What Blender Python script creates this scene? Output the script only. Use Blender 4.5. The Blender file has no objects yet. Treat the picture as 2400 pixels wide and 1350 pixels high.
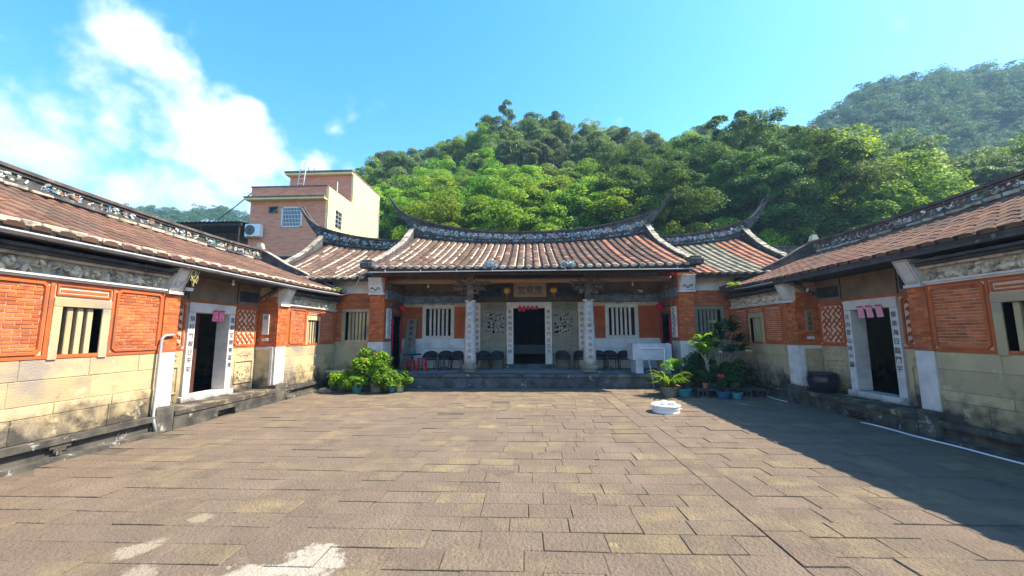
import bpy, math, random
import numpy as np
from mathutils import Matrix, Vector, Quaternion

# ---------------------------------------------------------------- camera, sky, sun, exposure
scene = bpy.context.scene
COL = scene.collection
rnd = random.Random(7)
R = math.radians
YAW, PITCH, ROLL = R(2.5267), R(6.8428), R(0.25)
cam_d = bpy.data.cameras.new('camera'); cam = bpy.data.objects.new('camera', cam_d); COL.objects.link(cam)
cam_d.sensor_width = 36.0; cam_d.lens = 13.5; cam_d.clip_start = 0.05; cam_d.clip_end = 3000
w_ = Vector((-math.sin(YAW)*math.cos(PITCH), math.cos(YAW)*math.cos(PITCH), math.sin(PITCH)))
r_ = Vector((math.cos(YAW), math.sin(YAW), 0)); u_ = r_.cross(w_)
rr = r_*math.cos(ROLL) - u_*math.sin(ROLL); uu = r_*math.sin(ROLL) + u_*math.cos(ROLL)
m = Matrix((rr, uu, -w_)).transposed().to_4x4(); m.translation = (0, 0, 1.65)
cam.matrix_world = m
scene.camera = cam

SUN_AZ = R(3.0)                       # from +X, a touch towards +Y (behind the hall front)
SUN_EL = math.atan(1.30*math.cos(SUN_AZ))
S = Vector((math.cos(SUN_EL)*math.cos(SUN_AZ), math.cos(SUN_EL)*math.sin(SUN_AZ), math.sin(SUN_EL)))
sun_d = bpy.data.lights.new('sun', 'SUN'); sun_d.energy = 3.6; sun_d.angle = R(0.5); sun_d.color = (1.0, 0.89, 0.71)
sun = bpy.data.objects.new('sun', sun_d); COL.objects.link(sun)
sun.rotation_euler = S.to_track_quat('Z', 'Y').to_euler(); sun.location = (60, 3, 80)

world = bpy.data.worlds.new('World'); scene.world = world; world.use_nodes = True
WT = world.node_tree; WT.nodes.clear()
def wn(t, **k):
    n = WT.nodes.new(t)
    for a, b in k.items(): setattr(n, a, b)
    return n
def wl(a, b): WT.links.new(a, b)
def wmath(op, a, b=None, c=None, clamp=False):
    n = wn('ShaderNodeMath', operation=op, use_clamp=clamp)
    for i, v in enumerate((a, b, c)):
        if v is None: continue
        if hasattr(v, 'is_linked'): wl(v, n.inputs[i])
        else: n.inputs[i].default_value = v
    return n.outputs[0]
sky = wn('ShaderNodeTexSky', sky_type='NISHITA', sun_disc=False)
sky.sun_elevation = SUN_EL; sky.sun_rotation = math.pi/2 - SUN_AZ
sky.air_density = 1.25; sky.dust_density = 0.6; sky.ozone_density = 1.6; sky.altitude = 50
geo = wn('ShaderNodeTexCoord')
def nz(scale, detail, rough, off=(0, 0, 0)):
    mp = wn('ShaderNodeMapping'); wl(geo.outputs['Generated'], mp.inputs[0]); mp.inputs['Location'].default_value = off
    n = wn('ShaderNodeTexNoise'); n.inputs['Scale'].default_value = scale; n.inputs['Detail'].default_value = detail; n.inputs['Roughness'].default_value = rough
    wl(mp.outputs[0], n.inputs[0]); return n.outputs['Fac']
# cumulus banks: billows gathered in a few banks on the side away from the sun
BLOBS = [((-0.666, 0.551, 0.503), 0.075, 0.8), ((-0.657, 0.581, 0.480), 0.085, 0.85), ((-0.640, 0.613, 0.463), 0.09, 0.85), ((-0.722, 0.531, 0.443), 0.06, 0.7),
         ((-0.712, 0.562, 0.421), 0.1, 0.8), ((-0.758, 0.521, 0.393), 0.1, 0.78), ((-0.690, 0.607, 0.395), 0.12, 0.92), ((-0.646, 0.652, 0.396), 0.12, 1),
         ((-0.608, 0.699, 0.376), 0.12, 1), ((-0.566, 0.738, 0.367), 0.11, 1), ((-0.556, 0.705, 0.441), 0.05, 0.8), ((-0.584, 0.660, 0.472), 0.04, 0.66),
         ((-0.522, 0.770, 0.367), 0.075, 0.9), ((-0.466, 0.805, 0.366), 0.07, 0.9), ((-0.411, 0.834, 0.367), 0.05, 0.85), ((-0.612, 0.735, 0.293), 0.12, 0.9),
         ((-0.684, 0.680, 0.265), 0.11, 0.85), ((-0.726, 0.642, 0.244), 0.09, 0.75), ((-0.553, 0.781, 0.290), 0.12, 0.9), ((-0.481, 0.819, 0.312), 0.09, 0.9),
         ((-0.779, 0.526, 0.341), 0.12, 1), ((-0.796, 0.529, 0.294), 0.13, 1), ((-0.789, 0.552, 0.270), 0.09, 0.85), ((-0.744, 0.587, 0.319), 0.055, 0.75),
         ((-0.779, 0.503, 0.375), 0.08, 0.8), ((-0.817, 0.492, 0.301), 0.2, 1), ((-0.780, 0.584, 0.224), 0.08, 0.7), ((-.95, .05, .3), .25, .9),
         ((-.85, -.35, .3), .22, .9), ((-.4, -.85, .35), .25, .85), ((.35, -.88, .3), .2, .8)]
cov = None
for c, rad, wgt in BLOBS:
    v = wn('ShaderNodeVectorMath', operation='DISTANCE'); wl(geo.outputs['Generated'], v.inputs[0])
    v.inputs[1].default_value = Vector(c).normalized()
    mr = wn('ShaderNodeMapRange', interpolation_type='SMOOTHSTEP'); wl(v.outputs['Value'], mr.inputs[0])
    mr.inputs[1].default_value = 0.0; mr.inputs[2].default_value = rad*1.45; mr.inputs[3].default_value = wgt; mr.inputs[4].default_value = 0.0
    cov = mr.outputs[0] if cov is None else wmath('SMOOTH_MAX', cov, mr.outputs[0], .12)
def billow(scale, off):
    mp = wn('ShaderNodeMapping'); wl(geo.outputs['Generated'], mp.inputs[0]); mp.inputs['Location'].default_value = off
    n = wn('ShaderNodeTexVoronoi', feature='SMOOTH_F1'); n.inputs['Scale'].default_value = scale; n.inputs['Smoothness'].default_value = .35; n.inputs['Detail'].default_value = 2.0; n.inputs['Roughness'].default_value = .5
    wv = wn('ShaderNodeTexNoise'); wv.inputs['Scale'].default_value = scale*.8; wl(mp.outputs[0], wv.inputs[0]); va = wn('ShaderNodeVectorMath', operation='MULTIPLY_ADD'); wl(wv.outputs['Color'], va.inputs[0]); va.inputs[1].default_value = (.12,)*3; wl(mp.outputs[0], va.inputs[2]); wl(va.outputs[0], n.inputs['Vector'])
    return n.outputs['Distance']
n1 = nz(5.0, 8, 0.60); b1 = billow(11.0, (1, 4, 2)); n2 = nz(28.0, 6, 0.6, (3, 1, 5))
d = wmath('ADD', cov, wmath('MULTIPLY', wmath('SUBTRACT', n1, 0.51), 1.8))
d = wmath('ADD', d, wmath('MULTIPLY', wmath('SUBTRACT', .42, b1), 0.55))
d = wmath('ADD', d, wmath('MULTIPLY', wmath('SUBTRACT', n2, 0.5), 0.5))
cm = wn('ShaderNodeMapRange', interpolation_type='SMOOTHSTEP'); wl(d, cm.inputs[0])
cm.inputs[1].default_value = 0.10; cm.inputs[2].default_value = 0.62; cm.inputs[3].default_value = 0.0; cm.inputs[4].default_value = 0.92
shade = wn('ShaderNodeMapRange'); wl(d, shade.inputs[0])
shade.inputs[1].default_value = .30; shade.inputs[2].default_value = .95; shade.inputs[3].default_value = 0.0; shade.inputs[4].default_value = 1.0
cc = wn('ShaderNodeMix', data_type='RGBA'); wl(shade.outputs[0], cc.inputs[0])
cc.inputs[6].default_value = (2.3, 3.0, 3.9, 1); cc.inputs[7].default_value = (4.0, 4.25, 4.5, 1)
hs = wn('ShaderNodeHueSaturation'); hs.inputs['Saturation'].default_value = 1.45; hs.inputs['Hue'].default_value = .497; wl(sky.outputs[0], hs.inputs['Color'])
mx = wn('ShaderNodeMix', data_type='RGBA'); wl(cm.outputs[0], mx.inputs[0]); wl(hs.outputs[0], mx.inputs[6]); wl(cc.outputs[2], mx.inputs[7])
bg = wn('ShaderNodeBackground'); bg.inputs[1].default_value = 0.096; wl(mx.outputs[2], bg.inputs[0])
out = wn('ShaderNodeOutputWorld'); wl(bg.outputs[0], out.inputs[0])

scene.view_settings.view_transform = 'Standard'; scene.view_settings.look = 'None'
scene.view_settings.gamma = 1.0; scene.view_settings.use_curve_mapping = False
scene.view_settings.exposure = 2.0
world.cycles.sampling_method = 'MANUAL'; world.cycles.sample_map_resolution = 512
scene.cycles.use_denoising = True
scene.cycles.max_bounces = 8; scene.cycles.transparent_max_bounces = 8

# ---------------------------------------------------------------- materials
MATS = {}
def mat(name, c1, c2=None, scale=6.0, var=0.12, rough=0.85, bump=0.0, bscale=60.0, stain=None, stain_amt=0.5, stain_scale=2.5,
        spots=None, spot_amt=0.6, spot_scale=9.0, low=None, hue=0.0, contrast=(.35, .65), stretch=None, metal=0.0, spec=0.1, patch=None):
    """weathered surface: two tones by noise, per-piece brightness, blotchy stain, spots, and a grimy foot (low=(z0,z1,colour))"""
    if name in MATS: return MATS[name]
    M = bpy.data.materials.new(name); M.use_nodes = True; T = M.node_tree; N = T.nodes; L = T.links
    b = N['Principled BSDF']; b.inputs['Roughness'].default_value = rough; b.inputs['Metallic'].default_value = metal
    b.inputs['Specular IOR Level'].default_value = spec
    g = N.new('ShaderNodeNewGeometry'); pos = g.outputs['Position']
    if stretch:
        mp = N.new('ShaderNodeMapping'); mp.inputs['Scale'].default_value = stretch; L.new(pos, mp.inputs[0]); pos = mp.outputs[0]
    def noise(s, det=4, ro=.55, p=None):
        n = N.new('ShaderNodeTexNoise'); n.inputs['Scale'].default_value = s; n.inputs['Detail'].default_value = det; n.inputs['Roughness'].default_value = ro
        L.new(p or pos, n.inputs[0]); return n.outputs['Fac']
    def rng(v, a, b_, c, d_):
        n = N.new('ShaderNodeMapRange'); L.new(v, n.inputs[0])
        for i, q in enumerate((a, b_, c, d_)): n.inputs[i+1].default_value = q
        return n.outputs[0]
    def mixc(f, A, B):
        n = N.new('ShaderNodeMix'); n.data_type = 'RGBA'
        if hasattr(f, 'is_linked'): L.new(f, n.inputs[0])
        else: n.inputs[0].default_value = f
        for i, q in ((6, A), (7, B)):
            if hasattr(q, 'is_linked'): L.new(q, n.inputs[i])
            else: n.inputs[i].default_value = (*q, 1)
        return n.outputs[2]
    c = mixc(rng(noise(scale), contrast[0], contrast[1], 0, 1), c1, c2 or tuple(x*.8 for x in c1))
    if var:
        oi = N.new('ShaderNodeObjectInfo')
        a = N.new('ShaderNodeMath'); a.operation = 'ADD'; L.new(oi.outputs['Random'], a.inputs[0]); L.new(g.outputs['Random Per Island'], a.inputs[1])
        f = N.new('ShaderNodeMath'); f.operation = 'FRACT'; L.new(a.outputs[0], f.inputs[0])
        h = N.new('ShaderNodeHueSaturation'); L.new(c, h.inputs['Color']); L.new(rng(f.outputs[0], 0, 1, 1-var, 1+var), h.inputs['Value'])
        if hue:
            f2 = N.new('ShaderNodeMath'); f2.operation = 'MULTIPLY'; L.new(f.outputs[0], f2.inputs[0]); f2.inputs[1].default_value = 7.31
            f3 = N.new('ShaderNodeMath'); f3.operation = 'FRACT'; L.new(f2.outputs[0], f3.inputs[0])
            L.new(rng(f3.outputs[0], 0, 1, .5-hue, .5+hue), h.inputs['Hue'])
        c = h.outputs[0]
    if stain:
        c = mixc(rng(noise(stain_scale, 6, .62), .5, .64, 0, stain_amt), c, stain)
    if low:
        z0, z1, lc = low
        sp = N.new('ShaderNodeSeparateXYZ'); L.new(g.outputs['Position'], sp.inputs[0])
        ad = N.new('ShaderNodeMath'); ad.operation = 'MULTIPLY_ADD'; L.new(noise(3.5, 6, .65, g.outputs['Position']), ad.inputs[0]); ad.inputs[1].default_value = -(z1-z0)*3.2; L.new(sp.outputs[2], ad.inputs[2])
        c = mixc(rng(ad.outputs[0], z0-(z1-z0)*1.6, z1-(z1-z0)*1.6, .92, 0), c, lc)
    if spots:
        c = mixc(rng(noise(spot_scale, 5, .7), .60, .66, 0, spot_amt), c, spots)
    for (pc_, pr_, pcol, pamt) in (patch or ()):      # crusts and streaks lying at one place of the paving
        vd = N.new('ShaderNodeVectorMath'); vd.operation = 'DISTANCE'; L.new(g.outputs['Position'], vd.inputs[0]); vd.inputs[1].default_value = (*pc_, 0)
        ma = N.new('ShaderNodeMath'); ma.operation = 'MULTIPLY_ADD'; L.new(noise(5.5, 8, .72, g.outputs['Position']), ma.inputs[0]); ma.inputs[1].default_value = -pr_*3.4; L.new(vd.outputs['Value'], ma.inputs[2])
        c = mixc(rng(ma.outputs[0], -pr_*1.02, -pr_*.72, pamt, 0), c, pcol)
    L.new(c, b.inputs['Base Color'])
    if bump:
        bp = N.new('ShaderNodeBump'); bp.inputs['Strength'].default_value = min(1, bump); bp.inputs['Distance'].default_value = 0.02*max(1, bump)
        L.new(noise(bscale, 5, .65), bp.inputs['Height']); L.new(bp.outputs[0], b.inputs['Normal'])
    MATS[name] = M; return M

def leaf_mat(name, c1, c2, var=.3, hue=.02, trans=.35, rough=.5):
    if name in MATS: return MATS[name]
    M = bpy.data.materials.new(name); M.use_nodes = True; T = M.node_tree; N = T.nodes; L = T.links; N.clear()
    g = N.new('ShaderNodeNewGeometry'); oi = N.new('ShaderNodeObjectInfo')
    def rng(v, a, b_, c, d_):
        n = N.new('ShaderNodeMapRange'); L.new(v, n.inputs[0])
        for i, q in enumerate((a, b_, c, d_)): n.inputs[i+1].default_value = q
        return n.outputs[0]
    n = N.new('ShaderNodeTexNoise'); n.inputs['Scale'].default_value = .55; n.inputs['Detail'].default_value = 3; L.new(g.outputs['Position'], n.inputs[0])
    mx = N.new('ShaderNodeMix'); mx.data_type = 'RGBA'; L.new(rng(n.outputs['Fac'], .38, .62, 0, 1), mx.inputs[0]); mx.inputs[6].default_value = (*c1, 1); mx.inputs[7].default_value = (*c2, 1)
    h = N.new('ShaderNodeHueSaturation'); L.new(mx.outputs[2], h.inputs['Color'])
    a = N.new('ShaderNodeMath'); a.operation = 'MULTIPLY'; L.new(rng(g.outputs['Random Per Island'], 0, 1, 1-var, 1+var), a.inputs[0]); L.new(rng(oi.outputs['Random'], 0, 1, .78, 1.22), a.inputs[1])
    L.new(a.outputs[0], h.inputs['Value']); L.new(rng(oi.outputs['Random'], 0, 1, .5-hue, .5+hue), h.inputs['Hue'])
    df = N.new('ShaderNodeBsdfPrincipled'); df.inputs['Roughness'].default_value = rough; df.inputs['Specular IOR Level'].default_value = .12; L.new(h.outputs[0], df.inputs['Base Color'])
    tr = N.new('ShaderNodeBsdfTranslucent'); h2 = N.new('ShaderNodeHueSaturation'); h2.inputs['Value'].default_value = 1.5; h2.inputs['Hue'].default_value = .485; L.new(h.outputs[0], h2.inputs['Color']); L.new(h2.outputs[0], tr.inputs['Color'])
    ms = N.new('ShaderNodeMixShader'); ms.inputs[0].default_value = trans; L.new(df.outputs[0], ms.inputs[1]); L.new(tr.outputs[0], ms.inputs[2])
    o = N.new('ShaderNodeOutputMaterial'); L.new(ms.outputs[0], o.inputs[0])
    MATS[name] = M; return M

GRIME = (.045, .042, .04)
m_brick = mat('brick_face', (.53, .15, .050), (.39, .105, .040), 7, .30, .88, .4, 90, stain=(.24, .10, .065), stain_amt=.5, stain_scale=2.0, spots=(.58, .28, .13), spot_amt=.4, spot_scale=5)
m_mortar = mat('lime_mortar', (.64, .46, .34), (.54, .36, .26), 8, 0, .95, .2, 120)
m_frame = mat('brick_moulding', (.49, .125, .038), (.39, .10, .034), 3, .08, .88, .35, 60, stain=(.20, .085, .055), stain_amt=.55, stain_scale=1.8, spots=(.55, .24, .11), spot_amt=.35, spot_scale=4)
m_ystone = mat('yellow_sandstone', (.53, .415, .225), (.42, .335, .20), 1.6, .16, .92, .5, 60, stain=(.25, .215, .195), stain_amt=.85, stain_scale=.95, spots=(.60, .50, .31), spot_amt=.5, spot_scale=3, low=(.30, .78, GRIME))
m_wstone = mat('pale_granite', (.66, .62, .57), (.56, .52, .49), 5, .07, .85, .15, 110, stain=(.45, .40, .36), stain_amt=.4, low=(.30, .5, (.12, .11, .1)))
m_col = mat('grey_column_stone', (.54, .52, .49), (.44, .42, .40), 5, .05, .88, .2, 90, stain=(.36, .33, .30), stain_amt=.5, low=(.5, .8, (.30, .28, .25)))
m_verge = mat('verge_lime', (.44, .385, .30), (.27, .235, .19), 6, .25, .92, .5, 50, stain=(.08, .074, .068), stain_amt=.9, stain_scale=4)
m_gstone = mat('grey_green_stone', (.27, .26, .19), (.20, .195, .16), 4, .12, .9, .3, 70, spots=(.42, .42, .40), spot_amt=.5)
m_base = mat('mossy_base_stone', (.115, .105, .085), (.05, .047, .044), 4, .2, .95, .5, 50, spots=(.46, .44, .40), spot_amt=.7, spot_scale=6)
m_plat = mat('platform_stone', (.12, .125, .13), (.05, .053, .058), 3, .2, .92, .5, 40, spots=(.40, .42, .44), spot_amt=.65, spot_scale=4.5)
m_tile = mat('brown_roof_tile', (.165, .098, .070), (.10, .064, .050), 3, .24, .92, .4, 60, hue=.012, stain=(.085, .07, .06), stain_amt=.65, stain_scale=1.6, spots=(.28, .25, .21), spot_amt=.35)
m_tile_o = mat('orange_roof_tile', (.36, .165, .10), (.27, .125, .08), 3, .2, .9, .35, 60, stain=(.18, .115, .085), stain_amt=.55)
m_tile_g = mat('mossy_roof_tile', (.27, .235, .165), (.18, .165, .125), 5, .22, .9, .4, 60, stain=(.12, .11, .09), stain_amt=.5)
m_tile_w = mat('wing_roof_tile', (.20, .105, .070), (.125, .074, .056), 1.6, .22, .92, .4, 60, hue=.012, stain=(.095, .074, .060), stain_amt=.75, stain_scale=1.0)
m_pan = mat('roof_pan_shadow_tile', (.060, .046, .040), (.034, .029, .028), 4, 0, .95)  # darkened pan colour: shadow between the cover tiles is painted in
m_lime = mat('roof_mortar', (.50, .44, .34), (.34, .30, .235), 7, .18, .92, .5, 50, stain=(.10, .09, .08), stain_amt=.8, stain_scale=3)
m_ridge = mat('weathered_ridge_plaster', (.105, .10, .10), (.05, .049, .052), 4, .1, .92, .6, 45, spots=(.42, .40, .37), spot_amt=.55, spot_scale=7)
m_ridge_r = mat('brown_ridge_plaster', (.15, .115, .10), (.07, .06, .058), 4, .1, .92, .6, 45, spots=(.40, .36, .32), spot_amt=.5, spot_scale=6)
m_white = mat('whitewash', (.70, .70, .70), (.60, .60, .61), 3, .05, .9, .15, 60, stain=(.36, .36, .38), stain_amt=.5)
m_timber = mat('dark_timber', (.075, .058, .05), (.04, .034, .032), 5, .15, .8, .3, 50)
m_soot = mat('dark_painted_frieze', (.05, .06, .075), (.028, .03, .035), 4, .1, .7, .2, 40, spots=(.2, .24, .28), spot_amt=.35, spot_scale=5)
m_blue = mat('faded_blue_paint', (.20, .26, .31), (.09, .12, .16), 5, .1, .85, .2, 50, spots=(.45, .46, .46), spot_amt=.5)
m_tan = mat('tan_timber', (.38, .25, .15), (.27, .17, .10), 3, .06, .7, .15, 40, stretch=(.4, 6, 6))
m_board = mat('ceiling_board', (.22, .16, .11), (.15, .11, .08), 3, .06, .8, .1, 30)
m_carve = mat('carved_wood', (.19, .155, .125), (.10, .08, .07), 9, .25, .8, .4, 40)
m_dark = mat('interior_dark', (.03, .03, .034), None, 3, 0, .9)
m_ink = mat('black_ink', (.025, .022, .02), None, 3, 0, .7)
m_inkw = mat('weathered_ink', (.10, .095, .09), None, 3, 0, .8)
m_relief = mat('lime_relief', (.66, .57, .43), (.46, .39, .30), 14, .25, .9, .4, 50, stain=(.10, .09, .08), stain_amt=.7, stain_scale=6)
m_cornice = mat('plaster_cornice', (.50, .43, .34), (.33, .285, .235), 5, .1, .9, .3, 50, stain=(.09, .085, .08), stain_amt=.7)
m_fascia = mat('grey_fascia', (.085, .085, .095), (.045, .046, .052), 5, .1, .8, .3, 40, spots=(.30, .30, .31), spot_amt=.5, spot_scale=5)
CR = [((-1.62, 2.95), .26, (.42, .38, .31), .85), ((-1.95, 2.72), .26, (.42, .38, .31), .8), ((-3.1, 3.1), .15, (.36, .31, .23), .7), ((-2.75, 2.75), .14, (.36, .31, .23), .65), ((5.0, 9.5), .12, (.34, .34, .32), .7), ((-3.0, 3.6), .1, (.34, .29, .19), .6)]
m_pave = mat('paving_stone', (.192, .147, .108), (.130, .099, .077), 1.3, .07, .9, 1.9, 30, hue=.005, stain=(.285, .225, .135), stain_amt=.55, stain_scale=1.3, spots=(.105, .082, .068), spot_amt=.55, spot_scale=1.4, spec=.15, patch=CR)
m_pave2 = mat('pale_paving_stone', (.24, .187, .108), (.165, .128, .09), 2.6, .06, .9, 1.9, 30, stain=(.17, .13, .108), stain_amt=.85, stain_scale=2.0, spots=(.34, .265, .15), spot_amt=.6, spot_scale=1.7, spec=.15, patch=CR)
m_joint = mat('joint_earth', (.075, .062, .05), (.11, .095, .07), 6, 0, .95)
m_soil = mat('hill_soil', (.06, .075, .03), (.045, .05, .022), .4, 0, .95)
m_pvc = mat('grey_pvc', (.36, .37, .38), (.29, .30, .31), 5, .04, .45, spec=.5)
m_metal = mat('white_enamel', (.74, .76, .78), (.68, .70, .72), 5, .03, .35, spec=.5)

# ---------------------------------------------------------------- geometry helpers
class MB:
    """collects faces for ONE mesh object"""
    def __init__(s): s.v = []; s.f = []; s.mi = []; s.cur = 0
    def add(s, verts, faces):
        o = len(s.v); s.v += [tuple(p) for p in verts]
        for f in faces: s.f.append(tuple(i+o for i in f)); s.mi.append(s.cur)
    def box(s, x0, x1, y0, y1, z0, z1):
        x0, x1 = min(x0, x1), max(x0, x1); y0, y1 = min(y0, y1), max(y0, y1); z0, z1 = min(z0, z1), max(z0, z1)
        s.add([(x0,y0,z0),(x1,y0,z0),(x1,y1,z0),(x0,y1,z0),(x0,y0,z1),(x1,y0,z1),(x1,y1,z1),(x0,y1,z1)],
              [(0,3,2,1),(4,5,6,7),(0,1,5,4),(1,2,6,5),(2,3,7,6),(3,0,4,7)])
        return s
    def cbox(s, x0, x1, y0, y1, z0, z1, b=.008, j=0.0):
        v, f = chamfer(abs(x1-x0), abs(y1-y0), abs(z1-z0), b, j); c = ((x0+x1)/2, (y0+y1)/2, (z0+z1)/2)
        s.add([(p[0]+c[0], p[1]+c[1], p[2]+c[2]) for p in v], f); return s
    def hexa(s, p):      # 8 corners, bottom ring then top ring
        s.add(p, [(0,3,2,1),(4,5,6,7),(0,1,5,4),(1,2,6,5),(2,3,7,6),(3,0,4,7)]); return s
    def tube(s, pts, rad, n=8, cap=True):
        pts = [Vector(p) for p in pts]; k = len(pts); rads = rad if isinstance(rad, (list, tuple)) else [rad]*k
        o = len(s.v); up = None; vs = []
        for i, p in enumerate(pts):
            d = (pts[min(i+1, k-1)]-pts[max(i-1, 0)]).normalized()
            if up is None: up = d.orthogonal().normalized()
            a = (up - d*up.dot(d)); a = a.normalized() if a.length > 1e-6 else d.orthogonal().normalized(); up = a; b = d.cross(a)
            for q in range(n):
                t = 2*math.pi*q/n; vs.append(p + (a*math.cos(t)+b*math.sin(t))*rads[i])
        fs = [(i*n+q, i*n+(q+1) % n, (i+1)*n+(q+1) % n, (i+1)*n+q) for i in range(k-1) for q in range(n)]
        if cap: fs += [tuple(range(n))[::-1], tuple((k-1)*n+q for q in range(n))]
        s.add(vs, fs); return s
    def lathe(s, prof, c=(0,0,0), n=16):
        vs = [(c[0]+r*math.cos(2*math.pi*q/n), c[1]+r*math.sin(2*math.pi*q/n), c[2]+z) for r, z in prof for q in range(n)]
        k = len(prof)
        fs = [(i*n+q, i*n+(q+1) % n, (i+1)*n+(q+1) % n, (i+1)*n+q) for i in range(k-1) for q in range(n)]
        fs += [tuple(range(n))[::-1], tuple((k-1)*n+q for q in range(n))]
        s.add(vs, fs); return s
    def blob(s, c, r, n=6, m=4, rot=None):
        vs = []
        for i in range(m+1):
            t = math.pi*i/m
            for q in range(n):
                a = 2*math.pi*q/n + i*.3; p = Vector((r[0]*math.sin(t)*math.cos(a), r[1]*math.sin(t)*math.sin(a), r[2]*math.cos(t)))
                if rot: p = rot @ p
                vs.append((c[0]+p.x, c[1]+p.y, c[2]+p.z))
        s.add(vs, [(i*n+q, i*n+(q+1) % n, (i+1)*n+(q+1) % n, (i+1)*n+q) for i in range(m) for q in range(n)]); return s
    def loft(s, rings, close=True, cap=True):
        n = len(rings[0]); vs = [p for r in rings for p in r]; k = len(rings); e = n if close else n-1
        fs = [(i*n+q, i*n+(q+1) % n, (i+1)*n+(q+1) % n, (i+1)*n+q) for i in range(k-1) for q in range(e)]
        if cap and close: fs += [tuple(range(n))[::-1], tuple((k-1)*n+q for q in range(n))]
        s.add(vs, fs); return s
    def sheet(s, rows):
        n = len(rows[0]); s.add([p for r in rows for p in r], [(i*n+j, i*n+j+1, (i+1)*n+j+1, (i+1)*n+j) for i in range(len(rows)-1) for j in range(n-1)]); return s
    def walls(s, ax, a0, a1, h0, h1, z0, z1, holes=()):
        """wall slab: ax 'x' = thickness a0..a1 along x, runs h along y; holes (h0,h1,z0,z1)"""
        hs = sorted({h0, h1, *[min(max(q, h0), h1) for o in holes for q in o[:2]]}); zs = sorted({z0, z1, *[min(max(q, z0), z1) for o in holes for q in o[2:]]})
        for i in range(len(zs)-1):
            zc = (zs[i]+zs[i+1])/2; run = None
            for j in range(len(hs)):
                solid = j < len(hs)-1 and not any(o[0] < (hs[j]+hs[j+1])/2 < o[1] and o[2] < zc < o[3] for o in holes)
                if solid and run is None: run = hs[j]
                if not solid and run is not None:
                    if ax == 'x': s.box(a0, a1, run, hs[j], zs[i], zs[i+1])
                    else: s.box(run, hs[j], a0, a1, zs[i], zs[i+1])
                    run = None
        return s
    def mesh(s, name):
        me = bpy.data.meshes.new(name); me.from_pydata(s.v, [], s.f)
        if any(s.mi): me.polygons.foreach_set('material_index', s.mi)
        me.update(); return me

def chamfer(sx, sy, sz, b=.008, j=0.0):
    b = min(b, sx*.4, sy*.4, sz*.4); hx, hy, hz = sx/2, sy/2, sz/2; V = []; idx = {}
    for a in (-1, 1):
        for c in (-1, 1):
            for d in (-1, 1):
                jx, jy = (rnd.uniform(-j, j), rnd.uniform(-j, j)) if j else (0, 0)
                for k, off in enumerate(((0, b, b), (b, 0, b), (b, b, 0))):
                    idx[(a, c, d, k)] = len(V); V.append((a*(hx-off[0])+jx, c*(hy-off[1])+jy, d*(hz-off[2])))
    I = lambda a, c, d, k: idx[(a, c, d, k)]; F = []
    for a in (-1, 1):
        q = [I(a,-1,-1,0), I(a,1,-1,0), I(a,1,1,0), I(a,-1,1,0)]; F.append(q if a > 0 else q[::-1])
        q = [I(-1,a,-1,1), I(-1,a,1,1), I(1,a,1,1), I(1,a,-1,1)]; F.append(q if a > 0 else q[::-1])
        q = [I(-1,-1,a,2), I(1,-1,a,2), I(1,1,a,2), I(-1,1,a,2)]; F.append(q if a > 0 else q[::-1])
    for a in (-1, 1):
        for c in (-1, 1):
            F += [[I(a,c,-1,0), I(a,c,1,0), I(a,c,1,1), I(a,c,-1,1)], [I(a,-1,c,0), I(a,1,c,0), I(a,1,c,2), I(a,-1,c,2)], [I(-1,a,c,1), I(1,a,c,1), I(1,a,c,2), I(-1,a,c,2)]]
            for d in (-1, 1): F.append([I(a,c,d,0), I(a,c,d,1), I(a,c,d,2)])
    return V, F

LOC = {}
def raw(name, data, parent=None, loc=None):
    o = bpy.data.objects.new(name, data); COL.objects.link(o)
    if parent is not None:
        o.parent = parent
        p = LOC.get(parent.name)
        if p is not None: o.matrix_parent_inverse = Matrix.Translation((-p[0], -p[1], -p[2]))
    if loc is not None: o.location = loc
    return o
def obj(name, mb, mats, parent=None, smooth=False, kind=None, label=None):
    me = mb.mesh(name) if isinstance(mb, MB) else mb
    if not isinstance(mats, (list, tuple)): mats = [mats]
    if not me.materials:
        for q in mats: me.materials.append(q)
    if smooth: me.polygons.foreach_set('use_smooth', [True]*len(me.polygons))
    o = raw(name, me, parent)
    if kind: o['kind'] = kind
    if label: o['label'] = label
    return o
def tag(o, label, cat, group=None):
    o['label'] = label; o['category'] = cat
    if group: o['group'] = group
    return o
def thing(name, label, cat, loc=(0, 0, 0), group=None):
    o = raw(name, None); o.empty_display_size = .1; o.location = loc; LOC[o.name] = tuple(loc); return tag(o, label, cat, group)
def copy_tree(o, parent=None):
    c = o.copy(); COL.objects.link(c)
    if parent is not None: c.parent = parent
    for ch in o.children: copy_tree(ch, c)
    return c
def piece(name, me, parent, loc, scale=(1, 1, 1), rot=None):
    o = bpy.data.objects.new(name, me); COL.objects.link(o); o.parent = parent; o.location = loc; o.scale = scale
    if rot is not None: o.rotation_euler = rot
    return o
def cmesh(name, sx, sy, sz, b, j, mt):
    v, f = chamfer(sx, sy, sz, b, j); me = bpy.data.meshes.new(name); me.from_pydata(v, [], f); me.update(); me.materials.append(mt); return me
def soup(name, V, F4, mts, mi=None):
    """fast mesh from numpy quads"""
    me = bpy.data.meshes.new(name); n = len(F4)
    me.vertices.add(len(V)); me.vertices.foreach_set('co', np.asarray(V, np.float32).ravel())
    me.loops.add(n*4); me.loops.foreach_set('vertex_index', np.asarray(F4, np.int32).ravel())
    me.polygons.add(n); me.polygons.foreach_set('loop_start', np.arange(0, n*4, 4, dtype=np.int32))
    for q in mts: me.materials.append(q)
    if mi is not None: me.polygons.foreach_set('material_index', np.asarray(mi, np.int32))
    me.update(calc_edges=True); return me

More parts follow.
